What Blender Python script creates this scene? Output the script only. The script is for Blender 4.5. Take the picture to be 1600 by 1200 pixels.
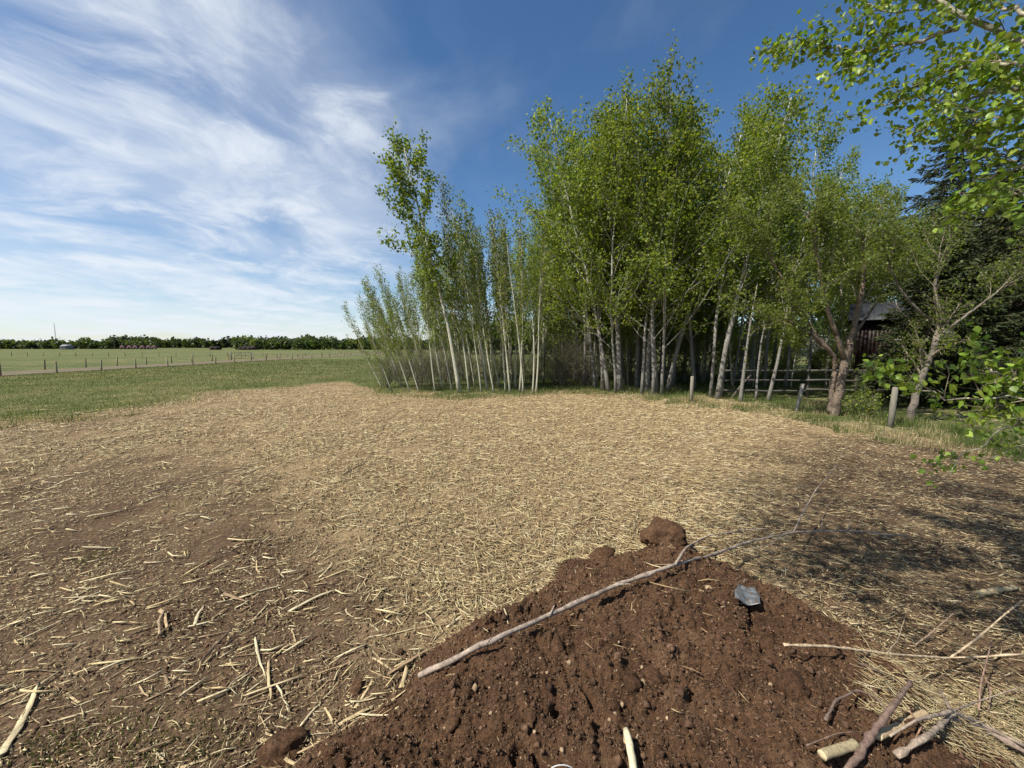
import bpy, math, random
import numpy as np
from mathutils import Vector, Matrix
R = math.radians
rng = np.random.default_rng(7)
random.seed(7)
scene = bpy.context.scene
COL = scene.collection
for o in list(bpy.data.objects):
    bpy.data.objects.remove(o)

# ---------------------------------------------------------------- camera
CAMZ, PITCH, FPX = 2.4, R(5.6), 602.0
cam = bpy.data.cameras.new('camera'); cam_o = bpy.data.objects.new('camera', cam); COL.objects.link(cam_o)
cam_o.location = (0, 0, CAMZ); cam_o.rotation_euler = (math.pi/2 - PITCH, 0, 0)
cam.sensor_fit = 'HORIZONTAL'; cam.sensor_width = 36; cam.lens = 36*FPX/1600
cam.clip_start = 0.05; cam.clip_end = 6000
scene.camera = cam_o

# ---------------------------------------------------------------- sky and sun
SUN_AZ, SUN_EL = R(117), R(52)        # azimuth measured from forward towards the left
S = Vector((-math.sin(SUN_AZ)*math.cos(SUN_EL), math.cos(SUN_AZ)*math.cos(SUN_EL), math.sin(SUN_EL)))
sun = bpy.data.lights.new('sun', 'SUN'); sun.energy = 5.0; sun.angle = R(0.53); sun.color = (1, 0.95, 0.86)
sun_o = bpy.data.objects.new('sun', sun); COL.objects.link(sun_o)
sun_o.rotation_euler = (-S).to_track_quat('-Z', 'Y').to_euler(); sun_o.location = (-20, -10, 40)

world = bpy.data.worlds.new('World'); scene.world = world; world.use_nodes = True
wn, wl = world.node_tree.nodes, world.node_tree.links
wn.clear()
def W(t, **k):
    n = wn.new(t)
    for a, b in k.items(): setattr(n, a, b)
    return n
def wmath(op, a, b=None, c=None, clamp=False):
    n = W('ShaderNodeMath', operation=op, use_clamp=clamp)
    for i, v in enumerate((a, b, c)):
        if v is None: continue
        if isinstance(v, (int, float)): n.inputs[i].default_value = v
        else: wl.new(v, n.inputs[i])
    return n.outputs[0]
def wmap(v, a, b, c=0.0, d=1.0):
    n = W('ShaderNodeMapRange', interpolation_type='SMOOTHSTEP')
    wl.new(v, n.inputs[0])
    for i, q in enumerate((a, b, c, d)): n.inputs[i+1].default_value = q
    return n.outputs[0]
sky = W('ShaderNodeTexSky', sky_type='NISHITA', sun_disc=False)
sky.sun_elevation = SUN_EL; sky.sun_rotation = math.atan2(S.x, S.y)
sky.air_density = 1.0; sky.dust_density = 0.6; sky.ozone_density = 2.2; sky.altitude = 700
tc = W('ShaderNodeTexCoord'); sp = W('ShaderNodeSeparateXYZ'); wl.new(tc.outputs['Generated'], sp.inputs[0])
dz = wmath('ADD', wmath('MAXIMUM', sp.outputs[2], 0.0), 0.10)
u = wmath('DIVIDE', sp.outputs[0], dz); v = wmath('DIVIDE', sp.outputs[1], dz)
cb = W('ShaderNodeCombineXYZ'); wl.new(u, cb.inputs[0]); wl.new(v, cb.inputs[1])
def noise(vec, scale, detail=6, rough=0.55, dist=0.0, rot=0.0, stretch=(1, 1, 1), loc=(0, 0, 0)):
    m = W('ShaderNodeMapping'); wl.new(vec, m.inputs[0])
    m.inputs['Rotation'].default_value = (0, 0, rot); m.inputs['Scale'].default_value = stretch
    m.inputs['Location'].default_value = loc
    n = W('ShaderNodeTexNoise'); wl.new(m.outputs[0], n.inputs['Vector'])
    n.inputs['Scale'].default_value = scale; n.inputs['Detail'].default_value = detail
    n.inputs['Roughness'].default_value = rough; n.inputs['Distortion'].default_value = dist
    return n.outputs[0]
warp = W('ShaderNodeTexNoise'); warp.inputs['Scale'].default_value = 0.9; warp.inputs['Detail'].default_value = 3; wl.new(cb.outputs[0], warp.inputs['Vector'])
wv = W('ShaderNodeVectorMath', operation='SCALE'); wl.new(warp.outputs['Color'], wv.inputs[0]); wv.inputs['Scale'].default_value = 0.9
wa = W('ShaderNodeVectorMath', operation='ADD'); wl.new(cb.outputs[0], wa.inputs[0]); wl.new(wv.outputs[0], wa.inputs[1])
CV = wa.outputs[0]
streak = noise(CV, 1.0, 8, 0.55, 0.15, R(35), (1.25, 0.75, 1), (3.1, 1.7, 0))
wisp = noise(CV, 3.6, 8, 0.66, 0.4, R(25), (1.0, 0.5, 1), (0.4, 5.2, 0))
broad = noise(cb.outputs[0], 0.55, 3, 0.5, 0.2, 0, (1, 1, 1), (7.3, 2.2, 0))
side = wmap(sp.outputs[0], -0.65, 0.32, 0.155, -0.14)       # thicker cloud to the west
low = wmap(sp.outputs[2], 0.0, 0.30, 0.12, 0.0)
puff = noise(CV, 2.1, 10, 0.62, 0.25, R(30), (1.05, 0.85, 1), (2.2, 0.9, 0))
fv = wmath('ADD', wmath('ADD', wmath('MULTIPLY', streak, 0.75), wmath('MULTIPLY', broad, 0.25)), wmath('ADD', side, low))
veil = wmath('MULTIPLY', wmap(fv, 0.42, 0.86), 0.62)
fp = wmath('ADD', wmath('MULTIPLY', puff, 0.62), wmath('ADD', wmath('MULTIPLY', streak, 0.30), wmath('MULTIPLY', wisp, 0.16)))
fp = wmath('ADD', fp, wmath('MULTIPLY', side, 0.75))
pf = wmath('MULTIPLY', wmap(fp, 0.58, 0.80), 0.85)
fac = wmath('SUBTRACT', 1.0, wmath('MULTIPLY', wmath('SUBTRACT', 1.0, veil), wmath('SUBTRACT', 1.0, pf)))
bg1 = W('ShaderNodeBackground'); bg1.inputs[1].default_value = 0.092
hs = W('ShaderNodeHueSaturation'); hs.inputs['Saturation'].default_value = 1.18
wl.new(sky.outputs[0], hs.inputs['Color']); wl.new(hs.outputs[0], bg1.inputs[0])
bg2 = W('ShaderNodeBackground'); bg2.inputs[0].default_value = (0.86, 0.92, 1.0, 1); bg2.inputs[1].default_value = 0.68
mx = W('ShaderNodeMixShader'); wl.new(fac, mx.inputs[0]); wl.new(bg1.outputs[0], mx.inputs[1]); wl.new(bg2.outputs[0], mx.inputs[2])
wo = W('ShaderNodeOutputWorld'); wl.new(mx.outputs[0], wo.inputs[0])

scene.view_settings.view_transform = 'Standard'; scene.view_settings.look = 'None'
scene.view_settings.exposure = 0.52; scene.view_settings.gamma = 1.0
scene.render.engine = 'CYCLES'
scene.cycles.max_bounces = 6; scene.cycles.transparent_max_bounces = 4; scene.cycles.diffuse_bounces = 3
scene.cycles.glossy_bounces = 2; scene.cycles.transmission_bounces = 3

# ---------------------------------------------------------------- helpers
CP, SP_ = math.cos(PITCH), math.sin(PITCH)
def ray(px, py):
    a, b = (px-800)/FPX, (600-py)/FPX
    return np.array([a, CP + b*SP_, -SP_ + b*CP])
def P(px, py, depth):                      # point at a forward distance (metres along y)
    r = ray(px, py); return np.array([0, 0, CAMZ]) + r*(depth/r[1])
def G(px, py, z=0.0):                      # point on a level plane
    r = ray(px, py); return np.array([0, 0, CAMZ]) + r*((z-CAMZ)/r[2])
def proj(x, y, z):
    x, y, z = np.asarray(x, float), np.asarray(y, float), np.asarray(z, float)-CAMZ
    d = y*CP - z*SP_; d = np.where(d > 0.05, d, 0.05)
    return 800 + FPX*x/d, 600 - FPX*(y*SP_ + z*CP)/d

def hash2(ix, iy, seed):
    n = (ix.astype(np.int64)*374761393 + iy.astype(np.int64)*668265263 + seed*1442695041) & 0xffffffff
    n = ((n ^ (n >> 13))*1274126177) & 0xffffffff
    return ((n ^ (n >> 16)) & 0xffff)/65535.0
def vnoise(x, y, seed=0):
    ix, iy = np.floor(x), np.floor(y); fx, fy = x-ix, y-iy
    fx = fx*fx*(3-2*fx); fy = fy*fy*(3-2*fy)
    a = hash2(ix, iy, seed); b = hash2(ix+1, iy, seed); c = hash2(ix, iy+1, seed); d = hash2(ix+1, iy+1, seed)
    return a*(1-fx)*(1-fy)+b*fx*(1-fy)+c*(1-fx)*fy+d*fx*fy
def fbm(x, y, s, octv=4, seed=0, gain=0.5):
    t = 0; a = 1; n = 0
    for k in range(octv):
        t = t + a*(vnoise(x*s+17.3*k, y*s-9.1*k, seed+k)-0.5); n += a; a *= gain; s *= 2.03
    return t/n

def build(name, V, quads=None, tris=None, mat=None, parent=None, smooth=False, col=None, link=True):
    me = bpy.data.meshes.new(name)
    V = np.asarray(V, np.float32)
    nq = 0 if quads is None else len(quads); nt = 0 if tris is None else len(tris)
    me.vertices.add(len(V)); me.vertices.foreach_set('co', V.ravel())
    li = []
    if nq: li.append(np.asarray(quads, np.int32).ravel())
    if nt: li.append(np.asarray(tris, np.int32).ravel())
    li = np.concatenate(li)
    me.loops.add(len(li)); me.loops.foreach_set('vertex_index', li)
    me.polygons.add(nq+nt)
    st = np.concatenate([np.arange(nq)*4, nq*4+np.arange(nt)*3]).astype(np.int32)
    me.polygons.foreach_set('loop_start', st)
    me.polygons.foreach_set('loop_total', np.concatenate([np.full(nq, 4), np.full(nt, 3)]).astype(np.int32))
    me.update(calc_edges=True)
    if smooth: me.polygons.foreach_set('use_smooth', np.ones(nq+nt, bool))
    if col is not None:
        a = me.color_attributes.new('col', 'FLOAT_COLOR', 'POINT')
        c = np.ones((len(V), 4), np.float32); c[:, :3] = col; a.data.foreach_set('color', c.ravel())
    if mat: me.materials.append(mat)
    if not link: return me
    return obj(name, me, parent)
def obj(name, me, parent=None, loc=None):
    o = bpy.data.objects.new(name, me); COL.objects.link(o)
    if parent: o.parent = parent
    if loc is not None: o.location = loc
    return o
def tag(o, label=None, cat=None, group=None, kind=None):
    for k, q in (('label', label), ('category', cat), ('group', group), ('kind', kind)):
        if q: o[k] = q
    return o
def empty(name, loc=(0, 0, 0), label=None, cat=None, group=None):
    o = bpy.data.objects.new(name, None); COL.objects.link(o); o.location = loc; o.empty_display_size = 0.2
    return tag(o, label, cat, group)
def copy_tree(root, loc, rz=0, scale=(1, 1, 1), tilt=(0, 0), label=None, cat=None, group=None):
    r = root.copy(); COL.objects.link(r)
    place(r, loc, rz, scale, tilt); tag(r, label, cat, group)
    for ch in root.children:
        c = ch.copy(); COL.objects.link(c); c.parent = r
    return r
def place(r, loc, rz=0, scale=(1, 1, 1), tilt=(0, 0)):
    r.location = loc; r.scale = scale if not np.isscalar(scale) else (scale,)*3
    q = Matrix.Rotation(tilt[0], 3, 'Y') @ Matrix.Rotation(tilt[1], 3, 'X') @ Matrix.Rotation(rz, 3, 'Z')
    r.rotation_euler = q.to_euler()

class Acc:                                  # collects tubes, boxes and faces into one mesh
    def __init__(s): s.V = []; s.Q = []; s.T = []; s.C = []; s.n = 0
    def add(s, V, Q=None, T=None, c=(1, 1, 1)):
        V = np.asarray(V, float)
        if Q is not None and len(Q): s.Q.append(np.asarray(Q)+s.n)
        if T is not None and len(T): s.T.append(np.asarray(T)+s.n)
        s.V.append(V); s.C.append(np.broadcast_to(np.asarray(c, float), (len(V), 3))); s.n += len(V)
    def tube(s, pts, rad, sides=6, c=(1, 1, 1), cap=True, jit=0.0):
        pts = np.asarray(pts, float); rad = np.broadcast_to(np.asarray(rad, float), (len(pts),))
        t = np.gradient(pts, axis=0); t /= np.linalg.norm(t, axis=1)[:, None]+1e-9
        ref = np.array([0, 0, 1.0]) if abs(t[:, 2]).mean() < 0.8 else np.array([1.0, 0, 0])
        a = np.cross(t, ref); a /= np.linalg.norm(a, axis=1)[:, None]+1e-9; b = np.cross(t, a)
        th = np.arange(sides)*2*math.pi/sides
        rr = rad[:, None]*np.ones(sides)
        if jit: rr = rr*(1+rng.normal(0, jit, rr.shape))
        V = pts[:, None, :]+rr[:, :, None]*(np.cos(th)[None, :, None]*a[:, None, :]+np.sin(th)[None, :, None]*b[:, None, :])
        n = len(pts); V = V.reshape(-1, 3)
        i = np.arange(n-1)[:, None]*sides; j = np.arange(sides)[None, :]; k = (j+1) % sides
        Q = np.stack([i+j, i+sides+j, i+sides+k, i+k], -1).reshape(-1, 4)
        T = []
        if cap:
            V = np.vstack([V, pts[0], pts[-1]]); jj = np.arange(sides); kk = (jj+1) % sides
            T = np.vstack([np.stack([jj, kk, np.full(sides, n*sides)], -1),
                           np.stack([(n-1)*sides+kk, (n-1)*sides+jj, np.full(sides, n*sides+1)], -1)])
        s.add(V, Q, T, c)
    def box(s, c0, size, rot=None, col=(1, 1, 1)):
        d = np.array([[-1, -1, -1], [1, -1, -1], [1, 1, -1], [-1, 1, -1], [-1, -1, 1], [1, -1, 1], [1, 1, 1], [-1, 1, 1]])*0.5*np.asarray(size)
        if rot is not None: d = d @ np.array(rot).T
        s.add(d+np.asarray(c0), [[0, 3, 2, 1], [4, 5, 6, 7], [0, 1, 5, 4], [1, 2, 6, 5], [2, 3, 7, 6], [3, 0, 4, 7]], None, col)
    def mesh(s, name, mat, parent=None, smooth=False, link=True):
        V = np.vstack(s.V); C = np.vstack(s.C)
        return build(name, V, np.vstack(s.Q) if s.Q else None, np.vstack(s.T) if s.T else None, mat, parent, smooth, C, link)
def rotz(a): return Matrix.Rotation(a, 3, 'Z')

# ---------------------------------------------------------------- materials
def mat(name, rough=0.85, spec=0.3):
    m = bpy.data.materials.new(name); m.use_nodes = True
    n = m.node_tree.nodes; b = n['Principled BSDF']; b.inputs['Roughness'].default_value = rough
    b.inputs['Specular IOR Level'].default_value = spec
    return m, m.node_tree, b
def nd(nt, t, **k):
    n = nt.nodes.new(t)
    for a, b in k.items(): setattr(n, a, b)
    return n
def ntex(nt, scale, detail=5, rough=0.55, vec=None, stretch=None, dist=0.0, coord='Object'):
    if vec is None:
        vec = nd(nt, 'ShaderNodeTexCoord').outputs[coord]
    if stretch:
        mp = nd(nt, 'ShaderNodeMapping'); nt.links.new(vec, mp.inputs[0]); mp.inputs['Scale'].default_value = stretch; vec = mp.outputs[0]
    n = nd(nt, 'ShaderNodeTexNoise'); nt.links.new(vec, n.inputs['Vector'])
    n.inputs['Scale'].default_value = scale; n.inputs['Detail'].default_value = detail
    n.inputs['Roughness'].default_value = rough; n.inputs['Distortion'].default_value = dist
    return n.outputs[0]
def ramp(nt, fac, stops):
    r = nd(nt, 'ShaderNodeValToRGB'); nt.links.new(fac, r.inputs[0])
    e = r.color_ramp.elements
    while len(e) < len(stops): e.new(0.5)
    for q, (p, c) in zip(e, stops): q.position = p; q.color = (*c, 1) if len(c) == 3 else c
    return r.outputs[0]
def mixc(nt, fac, a, b, mode='MIX'):
    n = nd(nt, 'ShaderNodeMix', data_type='RGBA', blend_type=mode)
    for i, q in ((0, fac), (6, a), (7, b)):
        if isinstance(q, (int, float)): n.inputs[i].default_value = q
        elif isinstance(q, tuple): n.inputs[i].default_value = (*q, 1)
        else: nt.links.new(q, n.inputs[i])
    return n.outputs[2]
def mth(nt, op, a, b=None, clamp=False):
    n = nd(nt, 'ShaderNodeMath', operation=op, use_clamp=clamp)
    for i, q in enumerate((a, b)):
        if q is None: continue
        if isinstance(q, (int, float)): n.inputs[i].default_value = q
        else: nt.links.new(q, n.inputs[i])
    return n.outputs[0]
def mrange(nt, v, a, b, c=0.0, d=1.0):
    n = nd(nt, 'ShaderNodeMapRange', interpolation_type='SMOOTHSTEP'); nt.links.new(v, n.inputs[0])
    for i, q in enumerate((a, b, c, d)): n.inputs[i+1].default_value = q
    return n.outputs[0]
def bump(nt, b, h, strength=0.5, dist=0.02):
    n = nd(nt, 'ShaderNodeBump'); n.inputs['Strength'].default_value = strength; n.inputs['Distance'].default_value = dist
    nt.links.new(h, n.inputs['Height']); nt.links.new(n.outputs[0], b.inputs['Normal'])
def attr(nt, name='col'):
    n = nd(nt, 'ShaderNodeAttribute', attribute_name=name); return n.outputs['Color']
def vcol_mat(name, rough=0.85, spec=0.25, nscale=40, amt=0.35, bumps=0.3, stretch=None):
    m, nt, b = mat(name, rough, spec)
    n = ntex(nt, nscale, 4, 0.6, stretch=stretch)
    sh = ramp(nt, n, [(0.3, (1-amt,)*3), (0.7, (1+amt*0.4,)*3)])
    nt.links.new(mixc(nt, 1.0, attr(nt), sh, 'MULTIPLY'), b.inputs['Base Color'])
    if bumps: bump(nt, b, n, bumps, 0.004)
    return m
def leaf_mat(name, trans=(0.16, 0.24, 0.02), tw=0.52, rough=0.5, spec=0.35, hue=0.008):
    m, nt, b = mat(name, rough, spec)
    oi = nd(nt, 'ShaderNodeObjectInfo')
    hsv = nd(nt, 'ShaderNodeHueSaturation')
    nt.links.new(attr(nt), hsv.inputs['Color'])
    nt.links.new(mth(nt, 'ADD', mth(nt, 'MULTIPLY', oi.outputs['Random'], hue*2), 0.5-hue), hsv.inputs['Hue'])
    nt.links.new(mth(nt, 'ADD', mth(nt, 'MULTIPLY', oi.outputs['Random'], 0.3), 0.85), hsv.inputs['Value'])
    nt.links.new(hsv.outputs[0], b.inputs['Base Color'])
    tr = nd(nt, 'ShaderNodeBsdfTranslucent')
    nt.links.new(mixc(nt, 1.0, hsv.outputs[0], (1.5, 1.45, 0.6), 'MULTIPLY'), tr.inputs[0])
    ms = nd(nt, 'ShaderNodeMixShader'); ms.inputs[0].default_value = tw
    nt.links.new(b.outputs[0], ms.inputs[1]); nt.links.new(tr.outputs[0], ms.inputs[2])
    nt.links.new(ms.outputs[0], nt.nodes['Material Output'].inputs[0])
    return m
def bark_mat(name, light, dark, mark, markamt=0.62, low=None):
    m, nt, b = mat(name, 0.8, 0.25)
    tcn = nd(nt, 'ShaderNodeTexCoord')
    n1 = ntex(nt, 3.0, 5, 0.6, tcn.outputs['Object'])
    base = ramp(nt, n1, [(0.35, dark), (0.62, light)])
    n2 = ntex(nt, 6.0, 4, 0.6, tcn.outputs['Object'], (2.2, 2.2, 6.0))
    c = mixc(nt, mrange(nt, n2, markamt, markamt+0.07), base, mark)
    if low:
        sx = nd(nt, 'ShaderNodeSeparateXYZ'); nt.links.new(tcn.outputs['Object'], sx.inputs[0])
        z = mth(nt, 'ADD', sx.outputs[2], mth(nt, 'MULTIPLY', n1, 3.0))
        c = mixc(nt, mrange(nt, z, 3.0, 9.0, 0.85, 0.0), c, low)
    nt.links.new(c, b.inputs['Base Color'])
    bump(nt, b, n2, 0.9, 0.04)
    return m
M = {}
M['aspen_bark'] = bark_mat('aspen_bark', (0.60, 0.58, 0.52), (0.32, 0.30, 0.26), (0.04, 0.036, 0.033), 0.55, (0.17, 0.155, 0.135))
M['sapling_bark'] = bark_mat('sapling_bark', (0.52, 0.50, 0.38), (0.36, 0.34, 0.24), (0.12, 0.10, 0.08), 0.66)
M['grey_bark'] = bark_mat('grey_bark', (0.22, 0.185, 0.15), (0.10, 0.085, 0.07), (0.035, 0.03, 0.025), 0.58)
M['crooked_bark'] = bark_mat('crooked_bark', (0.24, 0.185, 0.135), (0.10, 0.075, 0.058), (0.035, 0.028, 0.023), 0.55)
def twig_mat():
    m, nt, b = mat('twig', 0.88, 0.2)
    g = nd(nt, 'ShaderNodeNewGeometry').outputs['Position']
    n1 = ntex(nt, 22, 6, 0.7, g); n2 = ntex(nt, 130, 4, 0.65, g)
    c = mixc(nt, 1.0, attr(nt), ramp(nt, n1, [(0.33, (0.45, 0.42, 0.40)), (0.5, (1.0,)*3), (0.66, (1.5, 1.48, 1.42))]), 'MULTIPLY')
    c = mixc(nt, 1.0, c, ramp(nt, n2, [(0.3, (0.6,)*3), (0.7, (1.25,)*3)]), 'MULTIPLY')
    nt.links.new(c, b.inputs['Base Color']); bump(nt, b, mth(nt, 'ADD', n1, mth(nt, 'MULTIPLY', n2, 0.5)), 0.8, 0.006)
    return m
M['twig'] = twig_mat()
M['leaf'] = leaf_mat('aspen_leaf')
M['near_leaf'] = leaf_mat('near_aspen_leaf', tw=0.38, rough=0.42, spec=0.4, hue=0.015)
M['needle'] = leaf_mat('spruce_needle', tw=0.12, rough=0.6, spec=0.25)
M['grass'] = leaf_mat('grass_blade', tw=0.3, rough=0.6, spec=0.25)
M['chip'] = vcol_mat('split_wood', 0.8, 0.25, 55, 0.35, 0.4, (1, 1, 1))
M['post'] = vcol_mat('weathered_post', 0.9, 0.2, 22, 0.45, 0.6, (4, 4, 0.6))
M['paint'] = vcol_mat('painted_surface', 0.55, 0.4, 9, 0.2, 0.05)
M['clod'] = vcol_mat('soil_clod', 0.95, 0.15, 45, 0.55, 1.0)

# soil of the pile
def soil_mat(name='pile_soil'):
    m, nt, b = mat(name, 0.95, 0.12)
    tcn = nd(nt, 'ShaderNodeNewGeometry').outputs['Position']
    a = ntex(nt, 2.6, 8, 0.78, tcn); c = ntex(nt, 48, 6, 0.72, tcn); e = ntex(nt, 230, 2, 0.6, tcn)
    col = ramp(nt, a, [(0.30, (0.055, 0.030, 0.017)), (0.52, (0.138, 0.076, 0.042)), (0.72, (0.225, 0.138, 0.082))])
    col = mixc(nt, 1.0, col, ramp(nt, c, [(0.30, (0.35,)*3), (0.52, (1.0,)*3), (0.72, (1.75, 1.6, 1.45))]), 'MULTIPLY')
    col = mixc(nt, mrange(nt, e, 0.70, 0.78), col, (0.27, 0.175, 0.105))
    nt.links.new(col, b.inputs['Base Color'])
    h = mth(nt, 'ADD', c, mth(nt, 'MULTIPLY', e, 0.5)); bump(nt, b, h, 1.0, 0.03)
    return m
M['soil'] = soil_mat()

def ground_mat():                       # zones: r = mulch straw, g = grass, b = bare soil darkness
    m, nt, b = mat('ground_cover', 0.95, 0.1)
    tcn = nd(nt, 'ShaderNodeTexCoord').outputs['Object']
    z = nd(nt, 'ShaderNodeAttribute', attribute_name='col'); s = nd(nt, 'ShaderNodeSeparateColor'); nt.links.new(z.outputs['Color'], s.inputs[0])
    n1 = ntex(nt, 1.3, 6, 0.6, tcn); n2 = ntex(nt, 14, 5, 0.65, tcn); n3 = ntex(nt, 70, 3, 0.6, tcn)
    # soil
    soil = ramp(nt, n1, [(0.3, (0.078, 0.050, 0.030)), (0.55, (0.138, 0.090, 0.053)), (0.75, (0.19, 0.132, 0.080))])
    n4 = ntex(nt, 26, 6, 0.75, tcn); soil = mixc(nt, 1.0, soil, ramp(nt, n3, [(0.3, (0.55,)*3), (0.7, (1.35,)*3)]), 'MULTIPLY'); soil = mixc(nt, 1.0, soil, ramp(nt, n4, [(0.35, (0.5, 0.48, 0.46)), (0.5, (1.0,)*3), (0.68, (1.45, 1.4, 1.35))]), 'MULTIPLY')
    # straw: crossed fibres
    f1 = ntex(nt, 26, 3, 0.6, tcn, (1.0, 5.0, 1), 0.8); f2 = ntex(nt, 26, 3, 0.6, tcn, (5.0, 1.2, 1), 0.8)
    fm = mth(nt, 'MAXIMUM', f1, f2)
    straw = ramp(nt, fm, [(0.42, (0.14, 0.095, 0.055)), (0.56, (0.32, 0.235, 0.13)), (0.72, (0.49, 0.385, 0.22))])
    straw = mixc(nt, 1.0, straw, ramp(nt, n1, [(0.3, (0.62, 0.57, 0.52)), (0.5, (0.9, 0.88, 0.86)), (0.65, (1.12, 1.1, 1.06))]), 'MULTIPLY')
    # grass
    gn = ntex(nt, 0.35, 6, 0.65, tcn)
    g1 = ramp(nt, gn, [(0.30, (0.070, 0.088, 0.026)), (0.50, (0.115, 0.128, 0.044)), (0.70, (0.20, 0.175, 0.085))])
    gb = ntex(nt, 0.045, 6, 0.7, tcn, (1.0, 0.5, 1)); g1 = mixc(nt, 1.0, g1, ramp(nt, gb, [(0.32, (0.72, 0.80, 0.70)), (0.5, (1.0,)*3), (0.68, (1.30, 1.16, 1.15))]), 'MULTIPLY'); g1 = mixc(nt, 1.0, g1, ramp(nt, n2, [(0.3, (0.6,)*3), (0.7, (1.3,)*3)]), 'MULTIPLY')
    j = mth(nt, 'MULTIPLY', mth(nt, 'SUBTRACT', mth(nt, 'ADD', mth(nt, 'MULTIPLY', n2, 0.6), mth(nt, 'MULTIPLY', n1, 0.5)), 0.55), 1.2)
    rs = mrange(nt, mth(nt, 'ADD', s.outputs[0], j), 0.10, 0.90)
    gs = mrange(nt, mth(nt, 'ADD', s.outputs[1], j), 0.4, 0.6)
    c = mixc(nt, rs, soil, straw); c = mixc(nt, gs, c, g1)
    nt.links.new(c, b.inputs['Base Color'])
    h = mth(nt, 'ADD', mth(nt, 'ADD', n2, mth(nt, 'MULTIPLY', n3, 0.4)), mth(nt, 'MULTIPLY', fm, 0.5))
    bump(nt, b, h, 0.9, 0.03)
    return m
M['ground'] = ground_mat()

# ---------------------------------------------------------------- ground
def interp(x, pts): p = np.array(pts, float); return np.interp(x, p[:, 0], p[:, 1])
EDGE = [(-900, 760), (0, 657), (110, 648), (230, 634), (330, 612), (440, 602), (540, 597), (590, 613), (700, 619), (845, 612), (870, 605),
        (960, 615), (1040, 626), (1130, 628), (1210, 640), (1300, 660), (1390, 676), (1480, 690), (1600, 704), (2600, 800)]
SOILB = [(-900, 690), (0, 695), (180, 700), (330, 735), (430, 800), (520, 880), (600, 960), (680, 1020), (800, 1060), (2600, 2200)]
def zones(x, y):
    px, py = proj(x, y, np.zeros_like(x))
    e = interp(px, EDGE)+16*fbm(x, y, 0.45, 4, 21, 0.6); s = interp(px, SOILB)+190*fbm(x, y, 0.55, 3, 23)
    infront = y > 0.3
    grass = np.clip(0.5+(e-py)/14.0, 0, 1); grass = np.where(infront, grass, np.where(x > 9, 1, 0))
    straw = np.clip(0.5+(s-py)/260.0, 0, 1)*(1-0.78*np.clip((px-1080)/200, 0, 1)*np.clip((py-655)/50, 0, 1)); straw = np.where(infront, straw, 0.3)  # less straw at right: more bare soil, deepening the tree shade in colour
    # a bare strip on the far left near the lawn
    return straw, grass
def gz(x, y):
    x, y = np.asarray(x, float), np.asarray(y, float)
    near = np.exp(-((x/30)**2+((y-8)/30)**2))
    return (fbm(x, y, 0.35, 3, 3)*0.10 + fbm(x, y, 1.6, 3, 5)*0.05)*near
def axis(a, b, step, far, lo):
    core = np.arange(a, b+step/2, step); out = [core]
    g = step; p = b; hi = []
    while p < far: g *= 1.22; p += g; hi.append(p)
    g = step; p = a; l = []
    while p > lo: g *= 1.22; p -= g; l.append(p)
    return np.concatenate([l[::-1], core, hi])
xs = axis(-15, 15, 0.11, 2500, -2500); ys = axis(0.5, 23, 0.11, 3000, -300)
X, Y = np.meshgrid(xs, ys); x, y = X.ravel(), Y.ravel()
z = gz(x, y)
dd = np.hypot(x, y); z = z + np.where(dd < 25, fbm(x, y, 5, 3, 9)*0.035, 0)
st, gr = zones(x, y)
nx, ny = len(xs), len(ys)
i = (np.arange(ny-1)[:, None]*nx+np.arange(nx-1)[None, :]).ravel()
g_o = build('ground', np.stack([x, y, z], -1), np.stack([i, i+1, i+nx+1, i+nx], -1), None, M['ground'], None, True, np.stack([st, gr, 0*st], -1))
tag(g_o, kind='structure')

# dirt road between the two pasture fences
m, nt, b = mat('road_dirt', 0.95, 0.1)
n = ntex(nt, 0.5, 6, 0.65); nt.links.new(ramp(nt, n, [(0.3, (0.12, 0.10, 0.06)), (0.7, (0.18, 0.145, 0.095))]), b.inputs['Base Color'])
M['road'] = m
yy = np.concatenate([np.arange(20, 120, 2.5), np.arange(120, 420, 15)])
w1 = -41.2+fbm(yy, yy*0, 0.2, 3, 4)*1.2; w0 = -47.6+fbm(yy, yy*0+5, 0.2, 3, 8)*1.2
V = np.concatenate([np.stack([w0, yy, yy*0+0.03], -1), np.stack([w1, yy, yy*0+0.03], -1)]); k = np.arange(len(yy)-1); L = len(yy)
tag(build('road', V, np.stack([k, k+L, k+L+1, k+1], -1), None, M['road'], None, True), kind='structure')

# ---------------------------------------------------------------- soil pile
foot_px = [(300, 1330), (420, 1210), (480, 1160), (560, 1105), (620, 1060), (700, 1000), (770, 960), (830, 915), (880, 880), (930, 868), (1000, 850),
           (1060, 850), (1120, 872), (1170, 905), (1230, 935), (1310, 985), (1400, 1030), (1470, 1085), (1530, 1140), (1600, 1220), (1700, 1330)]
foot = np.array([G(a, b_, 0.06)[:2] for a, b_ in foot_px])
foot = np.vstack([foot, [[2.4, 0.9], [2.3, -0.6], [1.2, -1.3], [-0.4, -1.3], [-1.3, -0.4], [-1.35, 0.9]]])
def poly_sdf(x, y, poly):
    d = np.full(x.shape, 1e9); ins = np.zeros(x.shape, bool); n = len(poly)
    for k in range(n):
        a = poly[k]; b_ = poly[(k+1) % n]; e = b_-a
        t = np.clip(((x-a[0])*e[0]+(y-a[1])*e[1])/(e@e+1e-12), 0, 1)
        d = np.minimum(d, np.hypot(x-a[0]-t*e[0], y-a[1]-t*e[1]))
        c = (a[1] > y) != (b_[1] > y)
        ins ^= c & (x < (b_[0]-a[0])*(y-a[1])/(b_[1]-a[1]+1e-12)+a[0])
    return np.where(ins, d, -d)
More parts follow.
